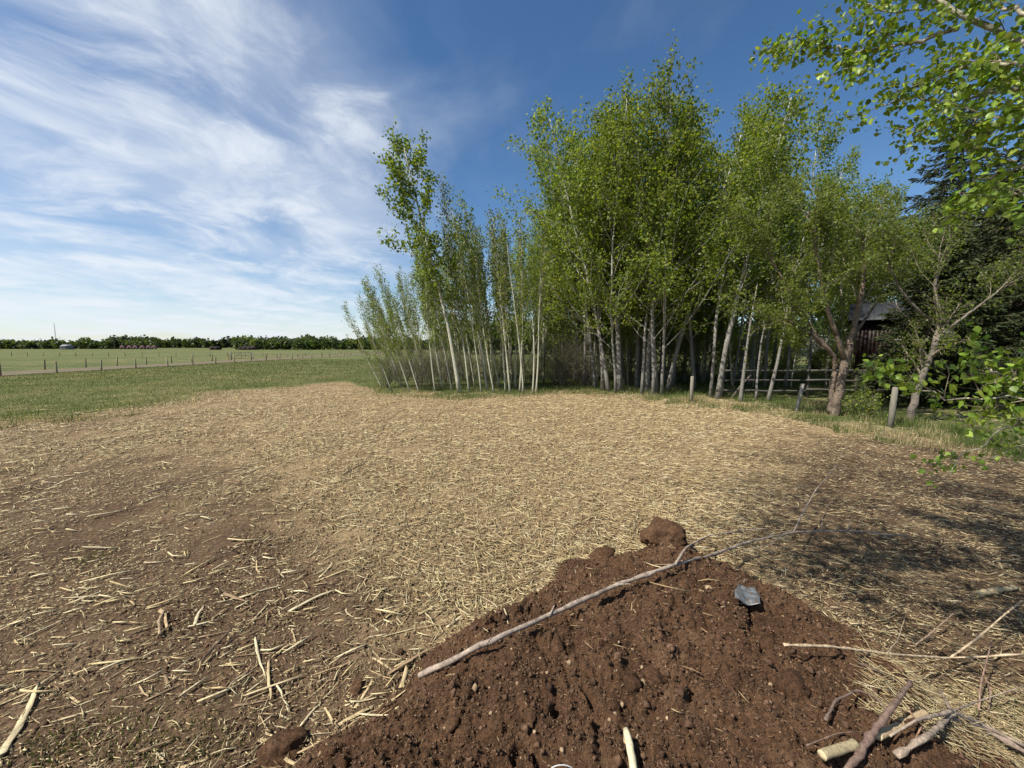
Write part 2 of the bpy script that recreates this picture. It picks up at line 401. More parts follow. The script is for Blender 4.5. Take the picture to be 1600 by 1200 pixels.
def mound(x, y, fine=True):
    x, y = np.asarray(x, float), np.asarray(y, float)
    d = poly_sdf(x+fbm(x, y, 2.2, 3, 31)*0.28, y+fbm(x, y, 2.2, 3, 37)*0.28, foot)
    top = np.interp(y, [-1, 0.6, 2, 3, 4.2], [0.62, 0.60, 0.52, 0.44, 0.34])
    h = top*(1-np.exp(-np.maximum(d, 0)/0.42))+np.minimum(d, 0)*0.5
    ins = np.clip(d/0.25, 0, 1)
    h = h+ins*(fbm(x, y, 1.4, 3, 41)*0.22+fbm(x, y, 4.5, 3, 43)*0.13)
    if fine:
        r1 = np.abs(fbm(x+fbm(x, y, 6, 2, 50)*0.15, y, 3.6, 2, 47))
        h = h-ins*np.clip(0.05-r1, 0, 1)*1.7*np.clip(fbm(x, y, 1.3, 2, 49)*4+0.35, 0, 1)
        bl = np.abs(fbm(x, y, 5.5, 2, 61)); lump = np.clip(fbm(x, y, 1.1, 2, 63)*3+0.6, 0.15, 1)
        h = h+ins*(bl*0.16*lump+fbm(x, y, 13, 3, 53)*0.06+np.abs(fbm(x, y, 16, 3, 67))*0.125+np.abs(fbm(x, y, 38, 3, 59))*0.05-0.025)
    return h
def surf(x, y):
    return np.maximum(gz(x, y), mound(x, y))
s_ = 0.0095
mx_, my_ = np.arange(-1.9, 4.0, s_), np.arange(-1.5, 5.0, s_)
MX, MY = np.meshgrid(mx_, my_); x, y = MX.ravel(), MY.ravel()
mz = mound(x, y); z = mz+gz(x, y)*0
keep = (mz > -0.08).reshape(MX.shape)
q = keep[:-1, :-1] & keep[1:, :-1] & keep[:-1, 1:] & keep[1:, 1:]
jj, ii = np.nonzero(q); nxm = len(mx_); k0 = jj*nxm+ii
quads = np.stack([k0, k0+1, k0+nxm+1, k0+nxm], -1)
used = np.unique(quads); remap = np.full(len(x), -1); remap[used] = np.arange(len(used))
mo = build('soil_pile', np.stack([x, y, z], -1)[used], remap[quads], None, M['soil'], None, True)
tag(mo, 'heap of dark reddish brown soil in the foreground, under a long stick', 'soil pile')

# ---------------------------------------------------------------- wood chips and straw
STRAWC = np.array([[0.64, 0.53, 0.30], [0.57, 0.45, 0.235], [0.48, 0.36, 0.185], [0.68, 0.58, 0.36], [0.38, 0.265, 0.14], [0.24, 0.16, 0.09]])
def shreds(x, y, zb, length, width, ang, pitch, cols, bend=0.05):
    """three-sided two-segment splinters, vectorised"""
    n = len(x)
    d = np.stack([np.cos(ang)*np.cos(pitch), np.sin(ang)*np.cos(pitch), np.sin(pitch)], -1)
    sd = np.stack([-np.sin(ang), np.cos(ang), np.zeros(n)], -1); up = np.cross(d, sd)
    c = np.stack([x, y, zb], -1)
    V = np.empty((n, 3, 3, 3))
    bo = rng.normal(0, bend, n)*length
    for a, t in enumerate((-0.5, 0.0, 0.5)):
        ctr = c+d*(t*length)[:, None]+sd*((1-4*t*t)*bo)[:, None]
        w = width*(1.0 if a == 1 else rng.uniform(0.35, 0.9, n))
        V[:, a, 0] = ctr-sd*(w*0.5)[:, None]
        V[:, a, 1] = ctr+sd*(w*0.5)[:, None]
        V[:, a, 2] = ctr+up*(w*0.45)[:, None]
    b0 = (np.arange(n)*9)[:, None]
    Q = []
    for a in (0, 3):
        for p_, q_ in ((0, 1), (1, 2), (2, 0)): Q.append(np.stack([a+p_, a+q_, a+3+q_, a+3+p_]))
    Q = (b0[:, None, :]+np.array(Q)[None]).reshape(-1, 4)
    T = (b0[:, None, :]+np.array([[2, 1, 0], [6, 7, 8]])[None]).reshape(-1, 3)
    return V.reshape(-1, 3), Q, T, np.repeat(cols, 9, axis=0)
def scatter(n, x0, x1, y0, y1, power=1.0):
    """more points near the viewer: density falls with distance"""
    u_ = rng.random(n); y = y0*(y1/y0)**(u_**power); half = np.minimum((y*1.55+2.0), 26)
    x = rng.uniform(-1, 1, n)*half
    k = (x > x0) & (x < x1); return x[k], y[k]
# dense straw of the middle
x, y = scatter(420000, -22, 26, 1.6, 21)
stz, grz = zones(x, y)
px, py = proj(x, y, 0*x)
patch = fbm(x, y, 0.8, 3, 71)+0.5*fbm(x, y, 3.0, 2, 73)
dens = np.clip((stz-0.36)*1.25+patch*1.35, 0.10, 1)
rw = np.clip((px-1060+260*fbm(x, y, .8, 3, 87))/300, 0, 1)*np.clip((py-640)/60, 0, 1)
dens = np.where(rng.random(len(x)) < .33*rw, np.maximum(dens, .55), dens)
dens = dens*np.where(mound(x, y, False) > 0.05, 0.008, 1.0)
dens = dens*np.clip(1.0-(grz-0.5)*2.4+patch*1.2, 0.05, 1)
k = rng.random(len(x)) < dens; x, y, stz, px, rw = x[k], y[k], stz[k], px[k], rw[k]
xm, ym = scatter(9000, -22, 3, 2.4, 14); stm, grm = zones(xm, ym); km = (stm < 0.5) & (grm < 0.6) & (mound(xm, ym, False) < 0.05) & (rng.random(len(xm)) < 0.34)
xm, ym = xm[km], ym[km]; nm_ = len(xm); x = np.r_[x, xm]; y = np.r_[y, ym]; stz = np.r_[stz, stm[km]]; px = np.r_[px, np.zeros(nm_)]; n_main = len(x)-nm_
xt, yt = scatter(170000, -22, 12, 1.6, 12); stt, grt = zones(xt, yt)
kt = (rng.random(len(xt)) < np.clip(0.55+fbm(xt, yt, 1.1, 3, 88)*1.4, 0.05, 0.9)) & (grt < 0.5) & (mound(xt, yt, False) < 0.08) & (stt < 0.75)
xt, yt = xt[kt], yt[kt]; nt_ = len(xt); x = np.r_[x, xt]; y = np.r_[y, yt]; stz = np.r_[stz, stt[kt]]; px = np.r_[px, np.zeros(nt_)]
n = len(x); tiny = np.arange(n) >= n-nt_
d_ = np.hypot(x, y)
ln = np.clip(rng.lognormal(-3.0, 0.62, n), 0.012, 0.34)*np.clip(0.8+d_/18, 0.8, 1.7)*np.clip(0.45+stz*0.75, 0.5, 1.0)
wd = np.clip(ln*rng.uniform(0.05, 0.15, n), 0.002, 0.013)*np.clip(0.6+d_/12, 0.65, 1.7)
ln = np.where(tiny, rng.uniform(0.006, 0.03, n)*np.clip(0.8+d_/8, .8, 2), ln); wd = np.where(tiny, ln*rng.uniform(.12, .35, n), wd)
med = (np.arange(n) >= n_main) & ~tiny; ln = np.where(med, np.clip(rng.lognormal(-2.35, .5, n), .04, .4)*np.clip(.8+d_/14, .8, 1.6), ln); wd = np.where(med, np.clip(ln*rng.uniform(.06, .15, n), .005, .022), wd)
ang = rng.uniform(0, math.pi, n); ang = np.where(med, rng.normal(.45, .6, n), ang)
ang = np.where((px > 1050+rng.normal(0, 90, n)) & (rng.random(n) < 0.7), rng.normal(-0.25, 0.35, n), ang)
ci = rng.choice(6, n, p=[0.17, 0.2, 0.21, 0.1, 0.18, 0.14]); cc = STRAWC[ci]*rng.uniform(0.75, 1.1, (n, 1))
rw = np.r_[rw, np.zeros(n-len(rw))][:, None]; cc = cc*(1-rw*np.array([[0.22, 0.23, 0.21]]))  # litter colour darkened at right to extend the tree shade
cc = np.where(med[:, None], STRAWC[rng.integers(0, 4, n)]*1.02, cc)
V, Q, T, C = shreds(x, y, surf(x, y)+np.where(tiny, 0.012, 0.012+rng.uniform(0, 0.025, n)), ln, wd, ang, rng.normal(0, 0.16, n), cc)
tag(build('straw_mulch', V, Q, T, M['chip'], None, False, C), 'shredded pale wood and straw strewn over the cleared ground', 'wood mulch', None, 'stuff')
n_straw = n

# single large chips and sticks near the viewer (each a thing)
def chip_mesh(seed):
    r = np.random.default_rng(seed); a = Acc()
    L = 1.0; nseg = 6; t = np.linspace(-0.5, 0.5, nseg+1)
    w0 = r.uniform(0.045, 0.12); tp = r.uniform(0.1, 0.9); w = w0*(1-tp*np.clip((t+0.5), 0, 1)**r.uniform(0.7, 2.5))*(1+r.normal(0, .10, nseg+1))+0.006
    h = 0.035*r.uniform(0.6, 1.3)*np.ones(nseg+1); cy = r.normal(0, 0.04)*(1-4*t*t)+r.normal(0, 0.008, nseg+1); cz = r.normal(0.01, 0.02)*(1-4*t*t)
    prof = np.array([[-1, -.2], [-0.85, 0.8], [0.1, 1.0], [0.9, 0.7], [1, -0.3], [0, -0.8]])*(1+r.normal(0, 0.12, (6, 2)))
    V = np.array([[t[k], cy[k]+p_[0]*w[k]*0.5, cz[k]+p_[1]*h[k]*0.5*(0.4+0.6*w[k]/w.max())] for k in range(nseg+1) for p_ in prof])
    V[:6, 0] += r.normal(0, 0.05, 6); V[-6:, 0] += r.normal(0, 0.07, 6)
    Q = [[k*6+j, k*6+(j+1) % 6, (k+1)*6+(j+1) % 6, (k+1)*6+j] for k in range(nseg) for j in range(6)]
    e = nseg*6; T = [[0, j+1, j] for j in range(1, 5)]+[[e, e+j, e+j+1] for j in range(1, 5)]
    base = np.array([[0.60, 0.49, 0.29], [0.52, 0.40, 0.22], [0.63, 0.54, 0.34], [0.43, 0.31, 0.17], [0.28, 0.19, 0.11]][seed % 5])
    a.add(V, Q, T, base); c = np.array(a.C[0]); c = c*(1+r.normal(0, 0.17, (len(V), 1)))*np.where(r.random((len(V), 1)) < .15, .55, 1.0); a.C[0] = c
    return a.mesh('wood_chip', M['chip'], link=False)
chips = [chip_mesh(100+k) for k in range(15)]
stick_chips = []
spots = []
# hand placed, read from the photograph: (px0, py0, px1, py1, width factor)
hand = [(2, 1190, 60, 1082, 0.9), (0, 1106, 62, 1078, 0.7), (128, 858, 185, 857, 1.0), (230, 1040, 300, 1020, .6), (258, 1058, 268, 1080, 1.0), (360, 1035, 375, 1055, .8), (0, 990, 40, 968, 1.0),
        (305, 985, 320, 950, .9), (250, 960, 262, 990, 1.2), (310, 1000, 360, 990, .7), (385, 1095, 470, 1062, 1.2), (420, 1040, 425, 1095, 1.4), (400, 1005, 416, 1062, .7),
        (495, 1061, 558, 1036, .8), (495, 1068, 524, 1068, .9), (548, 1105, 590, 1095, 1.5), (525, 1140, 580, 1112, .8), (505, 1138, 535, 1128, 1.2), (545, 1150, 568, 1128, 1.2),
        (605, 1058, 675, 1032, 1.3), (618, 1082, 645, 1050, .6), (612, 1110, 635, 1098, 1.3), (788, 1020, 794, 1040, 1.3), (150, 1165, 195, 1140, 1.3), (210, 1185, 280, 1160, 1.2),
        (95, 1130, 160, 1108, .6), (175, 1108, 215, 1105, 1.1), (185, 1120, 212, 1110, 1.0), (218, 1075, 232, 1095, 1.7), (215, 1085, 320, 1090, .2), (240, 1175, 256, 1195, 1.3),
        (110, 1000, 185, 978, .4), (95, 938, 180, 932, .5), (560, 925, 575, 900, .8), (350, 935, 388, 945, 1.2), (540, 955, 556, 972, 1.1), (655, 965, 700, 940, .6), (700, 985, 745, 955, .7),
        (640, 960, 625, 985, .8), (470, 850, 505, 846, .8), (395, 975, 420, 945, .5), (8, 945, 45, 930, .7), (20, 1010, 55, 996, 1.3), (40, 1018, 64, 998, .6), (140, 1045, 190, 1034, .6),
        (500, 905, 520, 880, .7), (1270, 905, 1330, 920, .7), (1530, 925, 1585, 918, 1.6), (1345, 742, 1372, 752, 1.8), (1200, 800, 1240, 815, .9), (580, 706, 606, 708, 1.4), (745, 716, 770, 720, 1.4),
        (1380, 770, 1410, 780, 1.0), (1560, 795, 1600, 800, .8), (690, 1010, 640, 1000, .5), (600, 1000, 660, 985, .5)]
for a0, b0_, a1, b1_, wf in hand:
    A, B = G(a0, b0_), G(a1, b1_); spots.append(((A+B)/2, np.linalg.norm(B-A), math.atan2(B[1]-A[1], B[0]-A[0]), wf))
tries = 0
while len(spots) < 300 and tries < 9000:
    tries += 1
    a0 = rng.uniform(-10, 800) if rng.random() < 0.82 else rng.uniform(800, 1610); b0_ = rng.uniform(690, 1210)**1.0
    if len(spots) < 125: a0, b0_ = rng.uniform(370, 800), rng.uniform(930, 1170)
    A = G(a0, b0_)
    if mound(A[0], A[1], False) > (0.14 if len(spots) < 125 else 0.04): continue
    stv = zones(np.array([A[0]]), np.array([A[1]]))[0][0]
    if rng.random() < 0.5*stv: continue
    L = float(np.clip(rng.lognormal(-2.2, 0.45), 0.05, 0.32))*(1+A[1]/14)
    an = rng.normal(0.35, 0.75) if rng.random() < 0.7 else rng.uniform(0, math.pi)
    spots.append((A, L, an, rng.uniform(0.4, 1.0)))
for k, (c, L, an, wf) in enumerate(spots):
    o = obj('wood_chip', chips[k % 15])
    zz = float(surf(c[0], c[1]))
    ends = [float(surf(c[0]+s*L*0.45*math.cos(an), c[1]+s*L*0.45*math.sin(an))) for s in (-1, 1)]
    pit = math.atan2(ends[1]-ends[0], L*0.9)
    o.location = (c[0], c[1], max(zz, sum(ends)/2)+0.016*min(1.5, L*4*wf)); o.rotation_euler = (rng.uniform(-0.4, 0.4), -pit+rng.normal(0, 0.05), an)
    ws = min(L**0.75*0.7*wf, L*0.85); o.scale = (L, ws, ws*0.8)
    ppx_, ppy_ = proj(c[0], c[1], 0); zn = zones(np.array([c[0]]), np.array([c[1]]))[0][0]
    lb = 'pale splintered wood chip on the ground right of the soil pile' if ppx_ > 1000 else 'pale splintered wood chip on the bare brown soil at the left' if zn < 0.42 else 'pale splintered wood chip lying in the straw mulch'
    tag(o, lb, 'wood chip', lb.replace('chip', 'chips').replace('pale splintered ', ''))

# ---------------------------------------------------------------- clods and crumbs
def clod_mesh(seed, sub=10, c=(0.085, 0.05, 0.031), cm=None):
    r = np.random.default_rng(seed); a = Acc()
    th = np.linspace(0, 2*math.pi, sub*2, endpoint=False); ph = np.linspace(0.0, math.pi, sub+1)[1:-1]
    D = np.array([[math.sin(p_)*math.cos(t_), math.sin(p_)*math.sin(t_), math.cos(p_)] for p_ in ph for t_ in th]+[[0, 0, 1], [0, 0, -1]])
    f_ = (fbm(D[:, 0]+seed, D[:, 1], 1.6, 5, seed, 0.65)+fbm(D[:, 1]+seed, D[:, 2], 1.6, 5, seed+9, 0.65)+fbm(D[:, 2]+seed, D[:, 0], 1.6, 5, seed+5, 0.65))/1.5
    D = D*(1+f_*1.0)[:, None]*np.array([1, 0.85, 0.75])
    m_ = sub*2; n_ = len(ph)
    Q = [[i_*m_+j, (i_+1)*m_+j, (i_+1)*m_+(j+1) % m_, i_*m_+(j+1) % m_] for i_ in range(n_-1) for j in range(m_)]
    T = [[n_*m_, j, (j+1) % m_] for j in range(m_)]+[[n_*m_+1, (n_-1)*m_+(j+1) % m_, (n_-1)*m_+j] for j in range(m_)]
    a.add(D, Q, T, np.asarray(c)); return a.mesh('soil_clod', cm or M['soil'], smooth=True, link=False)
clods = [clod_mesh(200+k, 14) for k in range(5)]
big = clod_mesh(333, 34, (0.075, 0.042, 0.026))
tip = G(1045, 845, 0.18); o = obj('soil_clod', big); o.location = (tip[0], tip[1], 0.20); o.scale = (0.29, 0.25, 0.21); o.rotation_euler = (0.1, 0.1, 0.6)
tag(o, 'large dark soil clod perched at the far tip of the soil pile', 'soil clod')
clod_px = [(938, 872, .13), (440, 1175, .11), (575, 945, .035), (600, 925, .03), (555, 950, .03), (625, 1020, .035), (560, 1075, .06), (1200, 1010, .06), (1285, 1000, .05), (1090, 1000, .05),
           (960, 1105, .04), (990, 1070, .06), (1020, 1060, .07), (1390, 1060, .05), (1130, 930, .045), (870, 1010, .05), (705, 1135, .05), (1240, 1075, .09), (1330, 1090, .07), (830, 1120, .04)]
for k, (a0, b0_, r_) in enumerate(clod_px):
    A = G(a0, b0_, 0.0)
    for _ in range(6): A = G(a0, b0_, float(surf(A[0], A[1])))
    o = obj('soil_clod', clods[k % 5]); o.location = (A[0], A[1], A[2]-r_*0.05); o.scale = (r_*1.2, r_, r_); o.rotation_euler = (rng.uniform(0, 1), rng.uniform(0, 1), rng.uniform(0, 6))
    if k == 1: tag(o, 'black soil clod at the bottom edge, left of the pile', 'soil clod')
    elif k == 0: tag(o, 'dark soil clod on the left flank of the pile below its far tip', 'soil clod')
    else: tag(o, 'small rounded soil clod on or beside the soil pile', 'soil clod', 'small clods of the soil pile')
# crumbs
n = 60000
x = rng.uniform(-3.5, 3.9, n*3); y = rng.uniform(0.6, 5.2, n*3); md = mound(x, y, False)
k = rng.random(n*3) < np.where(md > 0.02, 0.8, 0.3); x, y = x[k][:n], y[k][:n]; n = len(x)
r_ = np.clip(rng.lognormal(-5.3, 0.55, n), 0.002, 0.018); r_ = np.where((rng.random(n) < 0.010) & (mound(x, y, False) > .03), rng.uniform(.012, .034, n), r_)
oc = np.array([[1, 0, 0], [-1, 0, 0], [0, 1, 0], [0, -1, 0], [0, 0, 1], [0, 0, -1]], float)
V = oc[None]*r_[:, None, None]*rng.uniform(0.5, 1.4, (n, 6, 1)); th = rng.uniform(0, 6.28, n)
V = np.stack([V[..., 0]*np.cos(th)[:, None]-V[..., 1]*np.sin(th)[:, None], V[..., 0]*np.sin(th)[:, None]+V[..., 1]*np.cos(th)[:, None], V[..., 2]*0.8], -1)
V += np.stack([x, y, surf(x, y)+r_*0.4], -1)[:, None, :]
tt = np.array([[0, 2, 4], [2, 1, 4], [1, 3, 4], [3, 0, 4], [2, 0, 5], [1, 2, 5], [3, 1, 5], [0, 3, 5]])
T = (np.arange(n)*6)[:, None, None]+tt[None]
cc = np.array([0.10, 0.058, 0.035])*rng.uniform(0.5, 1.6, (n, 1)); pale = rng.random(n) < 0.035; cc[pale] = np.array([0.34, 0.24, 0.145])*rng.uniform(0.7, 1.2, (pale.sum(), 1))
tag(build('soil_crumbs', V.reshape(-1, 3), None, T.reshape(-1, 3), M['clod'], None, False, np.repeat(cc, 6, axis=0)), 'loose soil crumbs covering the soil pile', 'soil crumbs', None, 'stuff')

# fibres in the soil of the pile
x, y = rng.uniform(-1.6, 3.7, 40000), rng.uniform(.7, 4.6, 40000); k = mound(x, y, False) > .03; x, y = x[k], y[k]; n = len(x)
V, Q, T, C = shreds(x, y, surf(x, y)+.004, rng.uniform(.006, .03, n), rng.uniform(.0012, .004, n), rng.uniform(0, 3.14, n), rng.normal(0, .4, n), np.array([[.30, .19, .10], [.20, .115, .06], [.12, .07, .04], [.40, .28, .16]])[rng.choice(4, n, p=[.3, .35, .25, .1])]*rng.uniform(.7, 1.1, (n, 1)))
tag(build('soil_fibres', V, Q, T, M['chip'], None, False, C), 'fine wood fibres and rootlets mixed into the soil pile', 'wood fibres', None, 'stuff')

# ---------------------------------------------------------------- sticks on the pile
def smooth_path(pts, n=24):
    pts = np.array(pts, float); d = np.r_[0, np.cumsum(np.linalg.norm(np.diff(pts, axis=0), axis=1))]; d /= d[-1]
    t = np.linspace(0, 1, n); out = np.stack([np.interp(t, d, pts[:, k]) for k in range(3)], -1)
    for _ in range(2): out[1:-1] = (out[:-2]+2*out[1:-1]+out[2:])/4
    return out
def on_surf(px, py, lift=0.0):
    A = G(px, py, 0.0)
    for _ in range(12): A = 0.5*A+0.5*G(px, py, float(max(gz(A[0], A[1])+0.02, mound(A[0], A[1], False)+0.035))+lift)
    return A
def stick(name, label, paths, cat='stick', mat_='twig', sides=7, col=(0.30, 0.22, 0.16), group=None, part=('stem', 'side_branch')):
    """paths: list of (list of (px,py,lift), r0, r1); the first is the stem, the others side branches"""
    A0 = on_surf(*paths[0][0][0]); root = empty(name, A0, label, cat, group)
    for k, (pp, r0, r1) in enumerate(paths):
        pts = smooth_path([on_surf(*q_) for q_ in pp], max(8, 7*len(pp)))-A0
        pts[1:-1] += rng.normal(0, r0*0.12, pts[1:-1].shape)
        a = Acc(); rr = np.linspace(r0, r1, len(pts))*(1+0.13*rng.normal(0, 1, len(pts)))*np.where(rng.random(len(pts)) < .12, 1.35, 1.0)
        a.tube(pts, rr, sides, np.asarray(col)*rng.uniform(0.9, 1.1))
        a.mesh(part[0] if k == 0 else part[1], M[mat_], root, True)
    return root
stick('fallen_stick', 'long grey-brown stick lying diagonally across the soil pile', [
    ([(655, 1056, .03), (760, 1005, .07), (860, 960, .08), (960, 915, .07), (1055, 882, .08), (1110, 868, .10), (1170, 846, .20), (1240, 831, .26), (1330, 829, .32), (1420, 838, .33)], .018, .010),
    ([(1055, 882, .08), (1072, 855, .14), (1110, 836, .14), (1165, 828, .18), (1200, 826, .2)], .010, .005),
    ([(1240, 831, .26), (1255, 800, .34), (1275, 765, .40), (1308, 726, .46)], .009, .004),
    ([(1230, 832, .25), (1200, 852, .20), (1140, 868, .12)], .005, .003),
    ([(860, 960, .085), (866, 946, .13)], .007, .004), ([(965, 913, .075), (985, 912, .11)], .006, .003), ([(760, 1005, .075), (768, 996, .10)], .006, .004), ([(1284, 829, .3), (1285, 806, .34)], .004, .002), ([(1325, 829, .32), (1330, 806, .37)], .004, .002)], col=(0.31, 0.25, 0.20))
stick('fallen_branch', 'thin tan branch with side twigs at the right end of the soil pile', [
    ([(1225, 1007, .06), (1300, 1010, .08), (1390, 1022, .09), (1480, 1028, .12), (1540, 1026, .18), (1598, 1022, .22)], .009, .006),
    ([(1386, 1021, .06), (1403, 1000, .10), (1415, 962, .14)], .004, .002),
    ([(1485, 1028, .12), (1530, 995, .2), (1570, 960, .26), (1598, 938, .30)], .007, .005),
    ([(1388, 1023, .06), (1425, 1045, .02)], .003, .0015)], col=(0.48, 0.37, 0.24))
stick('leaning_twig', 'short grey twig poking up behind the tan branch', [([(1430, 1008, .0), (1460, 985, .06), (1490, 958, .12)], .006, .004)], col=(0.25, 0.18, 0.13))
# brush at the bottom right
def log(label, a0, b0_, a1, b1_, r_, lift, col):
    A, B = on_surf(a0, b0_, lift), on_surf(a1, b1_, lift); root = empty('cut_log', A, label, 'log')
    a = Acc(); pts = smooth_path([A, B], 9)-A; pts[1:-1] += rng.normal(0, r_*0.06, pts[1:-1].shape); a.tube(pts, np.full(9, r_)*(1+rng.normal(0, 0.03, 9)), 14, col, cap=False); a.mesh('bark', M['post'], root, True)
    for e_, s_e in ((pts[0], pts[0]-pts[1]), (pts[-1], pts[-1]-pts[-2])):
        t_ = s_e/np.linalg.norm(s_e); a = Acc(); a.tube([e_-t_*0.012, e_+t_*0.004], [r_*0.96, r_*0.96], 14, (0.60, 0.48, 0.28)); a.mesh('cut_end', M['chip'], root)
log('short cut pole with pale sawn end at the bottom of the pile', 1285, 1180, 1335, 1163, .020, .015, (0.36, 0.29, 0.17))
log('barkless split pole lying in the brush at bottom right', 1372, 1150, 1445, 1115, .018, .025, (0.50, 0.37, 0.22))
bp = [('dark_root', 'crossed dark branch sweeping up beside the cut pole', [([(1325, 1205, .03), (1360, 1150, .05), (1395, 1105, .10), (1422, 1065, .16)], .016, .010)], (0.17, 0.115, 0.09)),
      ('curved_twig', 'dark curved twig arching over the soil at bottom right', [([(1290, 1125, .01), (1305, 1095, .05), (1340, 1078, .07), (1370, 1090, .05), (1388, 1110, .02)], .007, .004)], (0.14, 0.10, 0.08)),
      ('forked_branch', 'grey forked branch in the brush at the bottom right corner', [([(1400, 1180, .02), (1450, 1150, .05), (1478, 1125, .07), (1487, 1112, .08), (1530, 1130, .06), (1600, 1165, .03)], .012, .010),
           ([(1487, 1112, .08), (1470, 1080, .12)], .009, .007), ([(1487, 1112, .08), (1430, 1125, .06), (1390, 1150, .05)], .009, .005), ([(1487, 1112, .08), (1530, 1095, .1), (1600, 1072, .14)], .006, .003)], (0.30, 0.235, 0.18)),
      ('bent_twig', 'thin bent twig standing at the right edge of the brush', [([(1530, 1110, .0), (1532, 1070, .10), (1545, 1020, .2), (1550, 1000, .26)], .006, .003), ([(1540, 1060, .12), (1548, 1080, .08), (1545, 1110, .02)], .004, .003)], (0.24, 0.16, 0.12)),
      ('thin_twig', 'thin reddish twig crossing below the cut pole', [([(1420, 1110, .06), (1440, 1135, .03), (1425, 1165, .02)], .004, .003)], (0.34, 0.20, 0.13)),
      ('corner_branch', 'brown branch crossing the bottom right corner', [([(1480, 1120, .06), (1540, 1140, .05), (1610, 1180, .05)], .014, .012)], (0.22, 0.165, 0.13)),
      ('low_twig', 'dark twig lying low across the soil above the cut pole', [([(1260, 1165, .0), (1310, 1145, .02), (1350, 1143, .03)], .004, .002)], (0.16, 0.11, 0.08)),
      ('straight_twig', 'dark twig half buried in the pile below the tan branch', [([(1340, 1035, .0), (1390, 1055, .01), (1440, 1068, .01), (1480, 1055, .03)], .005, .002)], (0.13, 0.09, 0.07)),
      ('ground_stick', 'dark stick lying on the straw left of centre', [([(535, 742, .02), (552, 732, .03), (572, 722, .03)], .012, .008)], (0.14, 0.11, 0.085)),
      ('dark_stick', 'dark burnt-looking stick on the soil at lower left', [([(313, 1035, .01), (335, 1010, .03), (362, 983, .04)], .008, .005)], (0.12, 0.09, 0.07)),
      ('curled_branch', 'curled bark-covered stick on the soil at lower left', [([(250, 992, .01), (248, 970, .02), (256, 955, .02)], .012, .008)], (0.34, 0.25, 0.16)),
      ('grey_branch', 'long thin stick in the straw at mid left', [([(230, 770, .02), (285, 755, .03), (340, 740, .03), (385, 728, .02)], .012, .006)], (0.26, 0.20, 0.14)),
      ('pale_pole', 'pale bark strip on the shaded straw at the right', [([(1525, 928, .02), (1560, 922, .03), (1588, 918, .02)], .028, .02)], (0.45, 0.35, 0.2)),
      ]
for nm, lb, pp, cc in bp: stick(nm, lb, pp, col=cc)
# straw over the brush corner
pxs, pys = rng.uniform(1340, 1640, 1500), rng.uniform(1060, 1240, 1500)
pts = np.array([G(a, b_, 0.05) for a, b_ in zip(pxs, pys)])
n = len(pts); ln = rng.uniform(0.05, 0.22, n)
V, Q, T, C = shreds(pts[:, 0], pts[:, 1], surf(pts[:, 0], pts[:, 1])+rng.uniform(0.003, 0.025, n), ln, rng.uniform(0.002, 0.006, n), rng.normal(2.2, 0.6, n), rng.normal(0, 0.2, n), STRAWC[rng.integers(0, 5, n)]*rng.uniform(0.6, 1, (n, 1)))
tag(build('dry_grass_litter', V, Q, T, M['chip'], None, False, C), 'dry grass and splinters tangled under the brush', 'dry grass', None, 'stuff')

# stake, plastic scrap, wire
A, B = on_surf(978, 1140, .035), on_surf(992, 1215, .03); root = empty('wooden_stake', B, 'pale debarked stake end sticking out at the bottom centre', 'stake')
a = Acc(); pts = smooth_path([A-B, (A-B)*0.5+[0.004, 0, 0.004], np.zeros(3), (B-A)*0.4], 12); a.tube(pts, np.r_[.013, .018, np.full(10, .0175)], 10, (0.62, 0.55, 0.36), jit=0.06); a.mesh('shaft', M['chip'], root, True)
a = Acc(); a.tube([pts[1]+[-.018, -.005, 0], pts[1]+[-.022, -.03, .0], pts[1]+[-.012, -.06, 0.002]], [.002, .005, .002], 5, (0.45, 0.33, 0.2)); a.mesh('bark_flake', M['chip'], root)
c0 = on_surf(1166, 938, -0.015)
gxx, gyy = np.meshgrid(np.linspace(-1, 1, 15), np.linspace(-1, 1, 15)); ux, uy = gxx.ravel(), gyy.ravel()
outl = 0.055*(1+0.25*fbm(ux*2, uy*2, 1, 2, 91))
vx, vy = ux*outl*(1-0.35*(uy > 0)*uy), uy*outl*1.25+0.012*ux
vz = 0.035*fbm(ux, uy, 1.6, 3, 95, 0.6)+0.02*np.abs(ux)+0.028
k = (np.arange(14)[:, None]*15+np.arange(14)[None]).ravel(); Qt = np.stack([k, k+1, k+16, k+15], -1)
V = np.stack([vx, vy, vz], -1); V2 = V-[0, 0, 0.002]
edge = np.r_[np.arange(14), np.arange(14)*15+14, 224-np.arange(14), (14-np.arange(14))*15]
en = np.r_[np.arange(1, 15), (np.arange(14)+1)*15+14, 223-np.arange(14), (13-np.arange(14))*15]
Q = np.vstack([Qt, Qt[:, ::-1]+225, np.stack([edge, edge+225, en+225, en], -1)])
m, nt, b = mat('grey_plastic', 0.42, 0.5); nn = ntex(nt, 30, 3); nt.links.new(mixc(nt, mrange(nt, ntex(nt, 45, 5, .7), .5, .62), ramp(nt, nn, [(0.3, (0.06, 0.066, 0.068)), (0.7, (0.15, 0.16, 0.165))]), (.085, .055, .036)), b.inputs['Base Color']); M['plastic'] = m
o = build('plastic_scrap', np.vstack([V, V2]), Q, None, M['plastic']); o.location = c0; o.rotation_euler = (0.1, 0.05, -0.5); o.scale = (1.5, 1.35, 1.3)
tag(o, 'crumpled grey plastic scrap lying on the soil pile', 'plastic scrap')
c0 = on_surf(878, 1200, 0.02); a = Acc(); th = np.linspace(0.2, 3.0, 14)
a.tube(np.stack([np.cos(th)*0.055, np.zeros(14), np.sin(th)*0.035-0.02], -1), .0025, 6, (0.55, 0.56, 0.55)); o = a.mesh('wire_loop', M['paint'], None, True); o.location = c0
